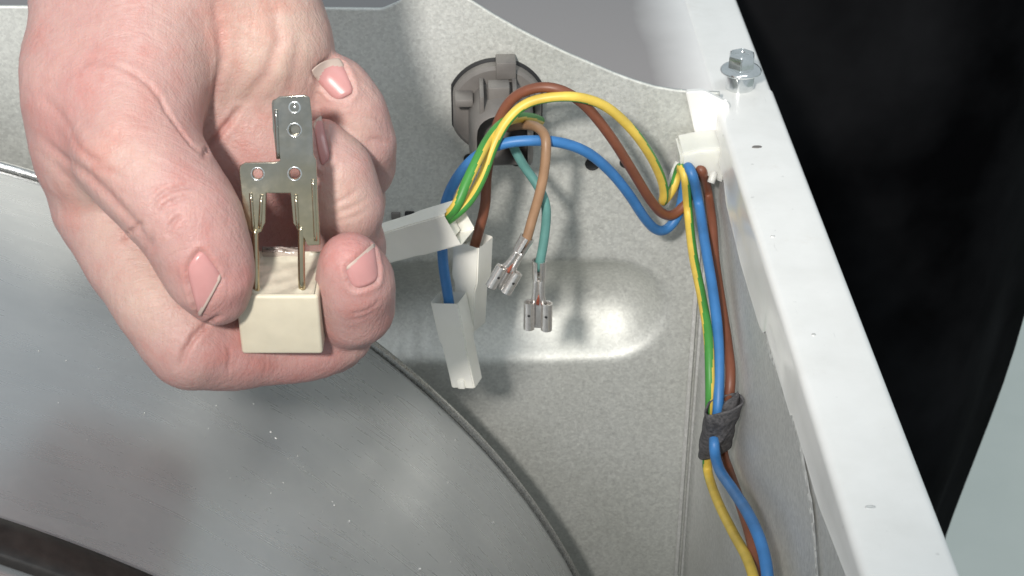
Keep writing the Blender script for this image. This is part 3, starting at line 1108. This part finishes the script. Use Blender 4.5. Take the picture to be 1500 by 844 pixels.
bmesh.ops.subdivide_edges(bm, edges=list(bm.edges), cuts=3, use_grid_fill=True)
for v in bm.verts:
    if v.co.z > .2:
        v.co.z += random.uniform(-.5, .3)
        v.co.y += random.uniform(-.15, .15)
for v in bm.verts:
    v.co = cm @ v.co
from_bm('resin_flash', bm, cap_, ['resin_clear'], True)

# bracket: plate with holes, drawn in its own plane
YB_ = 2.1
org = CO + bY * YB_
BL = math.radians(14)                       # the bracket is bent back from the block's axis
bZ2 = up * math.cos(BL) + nn * math.sin(BL)
bY2 = -nn * math.cos(BL) + up * math.sin(BL)


def on_br(x, y):
    d = ray(x, y)
    t = (org @ bY2) / (d @ bY2)
    q = d * t - org
    return (q @ bX, q @ bZ2)


outline = [(372, 341), (361, 331), (357, 300), (352, 250), (353, 243), (360, 239), (404, 238), (412, 236), (407, 200), (401, 160), (402, 148), (410, 142), (446, 140), (453, 144),
           (456, 170), (458, 226), (462, 234), (465, 300), (468, 357), (452, 358), (447, 348), (439, 338), (431, 326), (427, 281), (389, 281), (388, 325), (382, 338)]
holes = [(432, 157, 10.5), (432, 190, 11), (378, 254, 10.5), (432, 254, 11)]
cu = bpy.data.curves.new('bracket', 'CURVE')
cu.dimensions = '2D'
cu.fill_mode = 'BOTH'


def add_poly(pts):
    sp_ = cu.splines.new('POLY')
    sp_.points.add(len(pts) - 1)
    for q, (x, y) in zip(sp_.points, pts):
        q.co = (x, y, 0, 1)
    sp_.use_cyclic_u = True


add_poly([on_br(*q) for q in outline])
rad = []
for k_, (hx, hy, hr) in enumerate(holes):
    cxy = on_br(hx, hy)
    r_ = abs(on_br(hx + hr * .82, hy)[0] - cxy[0])
    rad.append((cxy, r_))
    if k_:
        add_poly([(cxy[0] + r_ * math.cos(t), cxy[1] + r_ * math.sin(t)) for t in np.linspace(0, 2 * math.pi, 26)[:-1]])
cu.extrude = .32
cu.bevel_depth = .14
cu.bevel_resolution = 2
tmp = bpy.data.objects.new('tmp', cu)
COL.objects.link(tmp)
bpy.context.view_layer.update()
dg = bpy.context.evaluated_depsgraph_get()
me = bpy.data.meshes.new_from_object(tmp.evaluated_get(dg))
bpy.data.objects.remove(tmp)
bpy.data.curves.remove(cu)
mo = frame(org, bX, bZ2, -bY2)
for v in me.vertices:
    v.co = W2(mo @ v.co)
me.materials.clear()
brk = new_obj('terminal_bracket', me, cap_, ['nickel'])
me.set_sharp_from_angle(angle=math.radians(35))
# rolled lips round the holes, dimple, folded spade layer, ribs on the legs
for k_, (cxy, r_) in enumerate(rad):
    bm = bmesh.new()
    mt = mo @ Matrix.Translation((cxy[0], cxy[1], .42))
    if k_ == 0:
        bm_lathe(bm, mt, [(r_ * 1.1, 0), (r_ * .95, .16), (r_ * .8, .02), (r_ * .45, -.04), (.01, .1)], 26)
        from_bm('dimple', bm, brk, ['zinc'], True)
    else:
        bm_lathe(bm, mt, [(r_ * 1.22, 0), (r_ * 1.12, .2), (r_ * .98, .1), (r_ * .92, -.9)], 26)
        from_bm('hole_lip', bm, brk, ['zinc'], True)
bm = bmesh.new()
sp2 = [on_br(*q) for q in [(404, 232), (399, 190), (397, 150), (400, 146), (452, 143), (455, 226)]]
a_ = [bm.verts.new(mo @ Vector((x, y, -.55))) for x, y in sp2]
b_ = [bm.verts.new(mo @ Vector((x, y, -1.25))) for x, y in sp2]
bm.faces.new(a_); bm.faces.new(b_[::-1])
for i in range(len(sp2)):
    j = (i + 1) % len(sp2)
    bm.faces.new((a_[i], b_[i], b_[j], a_[j]))
bmesh.ops.bevel(bm, geom=list(bm.edges), offset=.15, segments=2, affect='EDGES')
from_bm('spade_tab', bm, brk, ['nickel'], angle=35)
for pts in ([(368, 282), (372, 336)], [(384, 284), (381, 334)], [(434, 284), (437, 334)], [(459, 262), (463, 352)], [(408, 232), (405, 160)]):
    q = [np.array(mo @ Vector((*on_br(*p), .5))) for p in pts]
    q = [q[0], (q[0] + q[1]) / 2, q[1]]
    v, f, _, _ = tube(q, .30, 8, 1.0)
    pydata('rib', v, f, brk, ['nickel'])
for (x, y0, y1) in ((375, 334, 423), (442, 330, 417)):
    a0, a1 = on_br(x - 1, y0), on_br(x, y1)
    p0 = np.array(mo @ Vector((*a0, 0))); p1 = np.array(mo @ Vector((*a1, 0)))
    v, f, _, _ = tube([p0, (p0 + p1) / 2, p1, p1 - bZ * .8], .6, 12, .8)
    pydata('pin', v, f, cap_, ['nickel'])

# ================================================================== HAND  (signed-distance body, one continuous surface)
# joints: photo x, photo y, millimetres toward the camera from the held part, radius in photo pixels
def J(x, y, z, r):
    d = H - z * KH
    return np.array([(x - 750) / F * d, -(y - 422) / F * d, -d, r * d / F])


G = {
    'palm': (7.0, [[(142, -620, -12, 98), (142, -300, -11, 95), (140, -60, -10, 88), (130, 100, -9, 79), (140, 205, -11, 82)],
                   [(235, -620, -10, 94), (234, -300, -9, 92), (232, -60, -8, 86), (214, 80, -5, 86), (200, 160, -2, 90)],
                   [(310, -620, -10, 125), (312, -300, -10, 122), (330, -100, -11, 108), (388, 60, -17, 84), (440, 190, -34, 72)],
                   [(240, -60, -14, 140), (240, 160, -26, 110), (300, 300, -40, 88)],
                   [(340, 90, -25, 94), (380, 210, -29, 92), (402, 320, -42, 82)],
                   [(150, 150, -10, 100), (150, 235, -14, 84)]]),
    'thumb': (5.0, [[(190, 150, -3, 98), (200, 222, 1, 84), (240, 276, 4, 72), (279, 325, 5, 66), (299, 375, 4, 57), (312, 412, 3, 47), (321, 437, 1, 34)]]),
    'index': (4.0, [[(140, 235, -17, 81), (160, 300, -18, 75), (200, 375, -16, 70), (245, 440, -13, 70), (284, 496, -13, 68)],
                    [(284, 496, -13, 68), (350, 505, -18, 59), (425, 503, -22, 51), (470, 498, -23, 46), (508, 492, -22, 38)]]),
    'middle': (4.0, [[(260, 330, -44, 80), (400, 465, -52, 62), (480, 485, -34, 56)],
                     [(480, 485, -34, 56), (518, 448, -14, 53), (520, 412, -7, 50), (512, 382, -3, 42)]]),
    'ring': (4.0, [[(340, 300, -48, 80), (470, 400, -48, 60), (506, 365, -30, 52)],
                   [(506, 365, -30, 52), (505, 300, -19, 50), (492, 250, -16, 46), (472, 205, -14, 31)]]),
    'little': (4.0, [[(400, 220, -48, 72), (510, 300, -45, 46), (530, 240, -33, 43)],
                     [(530, 240, -33, 43), (530, 205, -26, 42), (517, 160, -22, 40), (494, 124, -20, 34), (480, 110, -19, 29)]]),
}


def smin(a, b, k):
    h = np.clip(.5 + .5 * (b - a) / k, 0, 1)
    return b * (1 - h) + a * h - k * h * (1 - h)


VX = .42
lo = np.array([J(20, 0, 0, 0)[0], J(0, 620, 0, 0)[1], -(H + 56)])
hi = np.array([J(610, 0, 0, 0)[0], J(0, -420, 0, 0)[1], -(H - 21)])
dims = np.ceil((hi - lo) / VX).astype(int) + 1
ax = [lo[i] + VX * np.arange(dims[i]) for i in range(3)]


def cone_field(vol, A, B, k):
    """smooth-union a rounded cone into vol, only near it"""
    pad = max(A[3], B[3]) + 9
    sl = []
    for i in range(3):
        a0 = np.searchsorted(ax[i], min(A[i], B[i]) - pad)
        a1 = np.searchsorted(ax[i], max(A[i], B[i]) + pad)
        sl.append(slice(max(0, a0), max(0, a1)))
    sl = tuple(sl)
    X, Y, Z = np.meshgrid(ax[0][sl[0]], ax[1][sl[1]], ax[2][sl[2]], indexing='ij', sparse=True)
    ba = B[:3] - A[:3]
    l2 = ba @ ba
    t = ((X - A[0]) * ba[0] + (Y - A[1]) * ba[1] + (Z - A[2]) * ba[2]) / l2
    t = np.clip(t, 0, 1)
    d = np.sqrt((X - A[0] - t * ba[0]) ** 2 + (Y - A[1] - t * ba[1]) ** 2 + (Z - A[2] - t * ba[2]) ** 2) - (A[3] + t * (B[3] - A[3]))
    vol[sl] = smin(vol[sl], d.astype(np.float32), k)


vols = {}
for gname, (k, chains) in G.items():
    vol = np.full(dims, 40.0, np.float32)
    for ch_ in chains:
        for q0, q1 in zip(ch_, ch_[1:]):
            cone_field(vol, J(*q0), J(*q1), k)
    vols[gname] = vol
body = smin(vols['palm'], vols['thumb'], 2.4)
body = smin(body, vols['index'], 1.5)
for nm in ('middle', 'ring', 'little'):
    body = smin(body, vols[nm], .8)


def surface_nets(vol):
    ins = vol < 0
    nxx, nyy, nzz = vol.shape
    cnt = np.zeros((nxx - 1, nyy - 1, nzz - 1), np.float32)
    acc = np.zeros((nxx - 1, nyy - 1, nzz - 1, 3), np.float32)
    corners = [(i, j, k) for i in (0, 1) for j in (0, 1) for k in (0, 1)]

    def cs_(a, c):
        return a[c[0]:c[0] + nxx - 1, c[1]:c[1] + nyy - 1, c[2]:c[2] + nzz - 1]
    for a in corners:
        for d in range(3):
            if a[d] == 0:
                b = list(a); b[d] = 1
                va_, vb_ = cs_(vol, a), cs_(vol, b)
                cr = cs_(ins, a) != cs_(ins, b)
                if not cr.any():
                    continue
                t = va_[cr] / (va_[cr] - vb_[cr])
                pp = np.zeros((len(t), 3), np.float32) + np.array(a, np.float32)
                pp[:, d] = t
                acc[cr] += pp
                cnt[cr] += 1
    act = cnt > 0
    idx = -np.ones(act.shape, np.int64)
    idx[act] = np.arange(act.sum())
    ijk = np.argwhere(act)
    V = (ijk + acc[act] / cnt[act][:, None]) * VX + lo
    faces = []
    for d in range(3):
        sh = [slice(None)] * 3
        s0 = list(sh); s0[d] = slice(0, -1)
        s1 = list(sh); s1[d] = slice(1, None)
        ch_ = ins[tuple(s0)] != ins[tuple(s1)]
        e = np.argwhere(ch_)
        u, w = (d + 1) % 3, (d + 2) % 3
        ok = (e[:, u] > 0) & (e[:, w] > 0) & (e[:, u] < vol.shape[u] - 1) & (e[:, w] < vol.shape[w] - 1)
        e = e[ok]
        q = []
        for (du, dw) in ((-1, -1), (0, -1), (0, 0), (-1, 0)):
            c_ = e.copy(); c_[:, u] += du; c_[:, w] += dw
            q.append(idx[c_[:, 0], c_[:, 1], c_[:, 2]])
        q = np.stack(q, 1)
        flip = ~ins[tuple(s0)][ch_][ok]
        q[flip] = q[flip][:, ::-1]
        faces.append(q)
    return V, np.concatenate(faces)


V, Fq = surface_nets(body)
del vols, body
# keep only the outer skin (drop closed pockets inside)
lab = np.arange(len(V))
while True:
    mnl = lab[Fq].min(1)
    new = lab.copy()
    for k in range(4):
        np.minimum.at(new, Fq[:, k], mnl)
    new = new[new]
    if (new == lab).all():
        break
    lab = new
big = np.bincount(lab).argmax()
Fq = Fq[lab[Fq[:, 0]] == big]
used = np.unique(Fq)
remap = -np.ones(len(V), np.int64); remap[used] = np.arange(len(used))
V = V[used]; Fq = remap[Fq]
# Laplacian smoothing
E = np.concatenate([Fq[:, [0, 1]], Fq[:, [1, 2]], Fq[:, [2, 3]], Fq[:, [3, 0]]])
E = np.concatenate([E, E[:, ::-1]])
deg = np.bincount(E[:, 0], minlength=len(V)).astype(float)
for _ in range(4):
    s_ = np.stack([np.bincount(E[:, 0], weights=V[E[:, 1], i], minlength=len(V)) for i in range(3)], 1)
    V = .4 * V + .6 * s_ / deg[:, None]


def normals(V):
    a = V[Fq[:, 2]] - V[Fq[:, 0]]; b = V[Fq[:, 3]] - V[Fq[:, 1]]
    n_ = np.cross(a, b)
    N = np.zeros_like(V)
    for k in range(4):
        for i in range(3):
            N[:, i] += np.bincount(Fq[:, k], weights=n_[:, i], minlength=len(V))
    return N / np.maximum(1e-9, np.linalg.norm(N, axis=1))[:, None]


N = normals(V)
bvh = BVHTree.FromPolygons([tuple(v) for v in V], [tuple(int(i) for i in f) for f in Fq])


def hit(x, y):
    d = Vector(((x - 750) / F, -(y - 422) / F, -1)).normalized()
    h = bvh.ray_cast(Vector((0, 0, 0)), d)
    if h[0] is None:
        return None, None
    nrm = h[1]
    if nrm.dot(d) > 0:
        nrm = -nrm
    return np.array(h[0]), np.array(nrm)


# creases and tendon ridges: photo polyline, width mm, depth mm (negative = raised)
creases = [
    ([(158, 92), (190, 104), (218, 124), (236, 146), (244, 164), (262, 188), (280, 212), (294, 224)], .45, .5),
    ([(118, 92), (140, 86), (165, 92)], .9, .35),
    ([(62, 205), (95, 232), (130, 258), (165, 292), (195, 325), (225, 366)], 1.2, .6),
    ([(222, 304), (230, 290), (246, 279), (270, 273), (290, 272)], .45, .5),
    ([(230, 316), (244, 300), (262, 291), (284, 287)], .42, .38),
    ([(246, 346), (249, 332), (257, 321), (266, 315)], .45, .5),
    ([(236, 326), (246, 312), (262, 304)], .4, .25),
    ([(214, 292), (226, 276), (250, 266)], .5, .22),
    ([(180, 352), (194, 337), (209, 325)], .45, .6),
    ([(212, 372), (222, 352), (224, 338)], .6, .35),
    ([(264, 537), (271, 514), (284, 493), (306, 473), (322, 462)], .55, .9),
    ([(334, 545), (337, 525), (334, 505)], .5, .3),
    ([(342, 540), (345, 522)], .5, .18),
    ([(485, 302), (505, 292), (527, 276)], .45, .22),
    ([(488, 314), (514, 305), (541, 290)], .45, .25),
    ([(492, 326), (518, 318), (540, 308)], .45, .15),
    ([(312, 0), (322, 50), (326, 90), (312, 150), (296, 212)], .9, .6),
    ([(352, 158), (332, 184), (312, 208), (296, 232)], .6, .9),
    ([(400, 10), (408, 60), (390, 110), (352, 158)], 1.2, .5),
    ([(440, 50), (432, 100), (425, 140)], 1.3, .3),
    ([(512, 462), (538, 455), (562, 438)], .5, .2),
    ([(508, 470), (534, 466), (556, 452)], .5, .15),
    ([(535, 172), (552, 176), (567, 186)], .45, .2),
    ([(538, 205), (555, 205), (570, 210)], .5, .22),
    ([(100, 60), (140, 68), (190, 88)], 1.0, .2),
    ([(110, 170), (150, 195), (200, 205)], 1.1, .22),
    ([(75, 235), (100, 262), (112, 300)], 1.1, .3),
    ([(105, 205), (128, 228), (150, 240)], .7, .3),
    ([(60, 140), (90, 170), (115, 210)], 1.1, .25),
    ([(135, 245), (160, 250), (185, 265)], .6, .2),
]
disp = np.zeros(len(V))
red = np.zeros(len(V))
for pl, w, dep in creases:
    w *= KH; dep *= KH
    pts = []
    for (x0, y0), (x1, y1) in zip(pl, pl[1:]):
        for t in np.linspace(0, 1, 14)[:-1]:
            x = x0 + (x1 - x0) * t + random.uniform(-.6, .6); y = y0 + (y1 - y0) * t + random.uniform(-.6, .6)
            p, n_ = hit(x, y)
            if p is not None:
                pts.append(p)
    if not pts:
        continue
    pts = np.array(pts)
    bl, bh = pts.min(0) - 4, pts.max(0) + 4
    sel = np.where(((V > bl) & (V < bh)).all(1))[0]
    dm = np.full(len(sel), 1e9)
    arg = np.zeros(len(sel))
    for i_, p in enumerate(pts):
        dd = ((V[sel] - p) ** 2).sum(1)
        better = dd < dm
        dm[better] = dd[better]; arg[better] = i_ / max(1, len(pts) - 1)
    dm = np.sqrt(dm)
    fade = np.sin(np.clip(arg, .0, 1) * math.pi) ** .5 * .8 + .2
    disp[sel] -= dep * fade * (np.exp(-(dm / w) ** 2) - .12 * np.exp(-((dm - 2.0 * w) / (1.1 * w)) ** 2))
    red[sel] = np.maximum(red[sel], .55 * fade * np.exp(-(dm / (w * 1.3)) ** 2) * min(1, dep * 1.5))
# low relief of skin and flesh
a1, a2, a3 = V[:, 0], V[:, 1], V[:, 2]
disp += .07 * np.sin(a1 * .55 + 1.3 * np.sin(a2 * .31)) * np.sin(a2 * .48 + a3 * .4) + .03 * np.sin(a1 * 1.4 + a2 * .7) * np.sin(a2 * 1.7 - a3)
V = V + N * disp[:, None]

# tone: pale base, pinker at tips, knuckles, creases
tone = np.tile(np.array([.45, .276, .255]), (len(V), 1))
pink = np.array([.475, .225, .212])
pale = np.array([.56, .41, .345])


def blob(x, y, z, r, amt, colr):
    c_ = J(x, y, z, 0)[:3]
    w_ = amt * np.exp(-((V - c_) ** 2).sum(1) / (r * S) ** 2)
    global tone
    tone = tone * (1 - w_[:, None]) + colr * w_[:, None]


for (x, y, z, r, amt) in [(300, 345, 20, 70, .55), (325, 440, 8, 60, .7), (262, 258, 22, 45, .55), (500, 360, 0, 55, .8), (545, 450, -5, 45, .5), (480, 110, -16, 42, .9), (395, 230, -30, 80, .6),
                          (460, 190, -14, 40, .6), (440, 540, -18, 80, .55), (330, 500, -8, 60, .55), (70, 170, 4, 70, .45), (250, 170, 18, 60, .45), (340, 240, -25, 60, .7), (420, 320, -40, 60, .7), (100, 90, 12, 80, .3)]:
    blob(x, y, z, r, amt, pink)
for (x, y, z, r, amt) in [(150, 225, 18, 60, .5), (200, 420, -2, 80, .6), (130, 300, -2, 60, .5), (525, 195, -14, 30, .7), (500, 290, -10, 45, .6), (400, 50, -8, 115, .9), (540, 415, -2, 0.1, 0), (205, 120, 20, 60, .4)]:
    blob(x, y, z, max(r, 1), amt, pale)  # palm patch puts the light falling there into the skin colour
tone = tone * (1 - red[:, None]) + np.array([.40, .19, .17]) * red[:, None]

# nails: cuticle corners A,B and free-edge corners C,D in the photo; bulges; free-edge share
NAILS = [((273, 398), (298, 366), (325, 404), (291, 466), .08, .03, .10),
         ((516, 421), (557, 406), (549, 355), (506, 393), .14, .03, .12),
         ((489, 147), (519, 130), (500, 87), (456, 107), .10, .18, .24),
         ((469, 243), (484, 228), (471, 172), (459, 184), .05, .08, .12)]


def nail_grid(nl, n_u=18, n_v=30):
    A, B, C, Dd = map(np.array, nl[:4])
    ax_len = np.linalg.norm((C + Dd - A - B) / 2)
    axd = (C + Dd - A - B) / 2 / ax_len
    pts = np.full((n_v, n_u, 3), np.nan); nr = np.zeros((n_v, n_u, 3))
    for j in range(n_v):
        v = j / (n_v - 1)
        for i in range(n_u):
            u = i / (n_u - 1)
            u = .5 + (u - .5) * (1 - .36 * math.exp(-v / .09) - .16 * math.exp(-(1 - v) / .06))
            q = (A * (1 - u) + B * u) * (1 - v) + (Dd * (1 - u) + C * u) * v
            arch = 1 - (2 * u - 1) ** 2
            q = q - axd * ax_len * nl[4] * arch * (1 - v) + axd * ax_len * nl[5] * arch * v
            p, n_ = hit(*q)
            if p is not None:
                pts[j, i] = p; nr[j, i] = n_
    ok = ~np.isnan(pts[:, :, 0])
    med = np.nanmedian(pts[:, :, 2])
    ok &= np.abs(np.nan_to_num(pts[:, :, 2], nan=1e6) - med) < 6
    jj, ii = np.where(ok)
    uu, vv_ = ii / (n_u - 1) - .5, jj / (n_v - 1) - .5
    Q = lambda u, v: np.stack([np.ones_like(u), u, v, u * u, u * v, v * v], -1)
    co_, *_ = np.linalg.lstsq(Q(uu, vv_), pts[jj, ii], rcond=None)
    uu, vv_ = np.meshgrid(np.arange(n_u) / (n_u - 1) - .5, np.arange(n_v) / (n_v - 1) - .5)
    fit = Q(uu, vv_) @ co_
    G_ = np.where(ok[:, :, None], .35 * fit + .65 * np.nan_to_num(pts), fit)
    for _ in range(6):
        G_[1:-1, 1:-1] = (G_[:-2, 1:-1] + G_[2:, 1:-1] + G_[1:-1, :-2] + G_[1:-1, 2:]) / 4
    return G_, unit(nr[ok].mean(0)), uu, vv_


nail_data = []
bvh = BVHTree.FromPolygons([tuple(v) for v in V], [tuple(int(i) for i in f) for f in Fq])
N = normals(V)
fold = np.zeros(len(V))
for nl in NAILS:
    G_, mn, uu, vv_ = nail_grid(nl)
    nail_data.append((G_, mn, uu, vv_, nl[6]))
    flat = G_.reshape(-1, 3)
    sel = np.where(((V > flat.min(0) - 3) & (V < flat.max(0) + 3)).all(1))[0]
    din = np.full(len(sel), 1e9)
    for p in flat[::2]:
        din = np.minimum(din, ((V[sel] - p) ** 2).sum(1))
    din = np.sqrt(din)
    rim_ = np.concatenate([G_[:int(len(G_) * .8), 0], G_[:int(len(G_) * .8), -1], G_[0]])
    dr = np.full(len(sel), 1e9)
    for p in rim_:
        dr = np.minimum(dr, ((V[sel] - p) ** 2).sum(1))
    dr = np.sqrt(dr)
    fold[sel] = np.where(din > .45, .26 * np.exp(-((dr - .75) / .55) ** 2), -.30)
sm = fold.copy()
for _ in range(2):
    sm = .5 * sm + .5 * np.bincount(E[:, 0], weights=sm[E[:, 1]], minlength=len(V)) / deg
V = V + N * sm[:, None]

hand_e = empty('hand', P(180, 60, H + 10), 'bare hand reaching in from the top, pinching the beige capacitor', 'hand')
# camera-aligned millimetres -> working space
RM = np.stack([rt, up, -fw], 1)
Vw = V @ RM.T
me = bpy.data.meshes.new('skin_body')
me.vertices.add(len(Vw))
wv = np.stack([Vw[:, 0] * UNIT, Vw[:, 1] * UNIT, (Vw[:, 2] + CAM_H) * UNIT], 1)
me.vertices.foreach_set('co', wv.ravel())
me.loops.add(len(Fq) * 4)
me.loops.foreach_set('vertex_index', Fq.ravel().astype(np.int32))
me.polygons.add(len(Fq))
me.polygons.foreach_set('loop_start', (np.arange(len(Fq)) * 4).astype(np.int32))
me.update(calc_edges=True)
me.validate()
me.polygons.foreach_set('use_smooth', np.ones(len(me.polygons), bool))
at_ = me.attributes.new('tone', 'FLOAT_COLOR', 'POINT')
at_.data.foreach_set('color', np.concatenate([tone, np.ones((len(tone), 1))], 1).ravel().astype(np.float32))
skin = new_obj('skin_body', me, hand_e, ['skin'])

for (G_, mn, uu, vv_, free) in nail_data:
    n_v, n_u = uu.shape
    rise = .14 + .10 * (1 - (2 * uu) ** 2) - .30 * np.exp(-((vv_ + .5) / .04) ** 2) - .34 * np.abs(2 * uu) ** 10 * (vv_ < .5 - free)
    Gt = G_ + mn * rise[:, :, None]
    top = Gt @ RM.T
    bot = (Gt - mn * (.40 - .30 * np.clip((vv_ - .2) / .3, 0, 1))[:, :, None]) @ RM.T
    vt = np.concatenate([top.reshape(-1, 3), bot.reshape(-1, 3)])
    o_ = n_u * n_v
    fc, mi = [], []
    for j in range(n_v - 1):
        for i in range(n_u - 1):
            a = j * n_u + i
            fr_ = 1 if j >= (n_v - 1) * (1 - free * (.8 + .5 * (2 * i / (n_u - 1) - 1) ** 2)) else 0
            fc.append((a, a + 1, a + n_u + 1, a + n_u)); mi.append(fr_)
            fc.append((o_ + a, o_ + a + n_u, o_ + a + n_u + 1, o_ + a + 1)); mi.append(fr_)
    rim = [i for i in range(n_u)] + [j * n_u + n_u - 1 for j in range(1, n_v)] + [(n_v - 1) * n_u + i for i in range(n_u - 2, -1, -1)] + [j * n_u for j in range(n_v - 2, 0, -1)]
    for a, b in zip(rim, rim[1:] + rim[:1]):
        fc.append((a, o_ + a, o_ + b, b)); mi.append(1 if min(a, b) >= n_u * int(n_v * (1 - free)) else 0)
    pydata('fingernail', vt, fc, hand_e, ['nail', 'nail_edge'], True, mi)

bpy.context.view_layer.update()
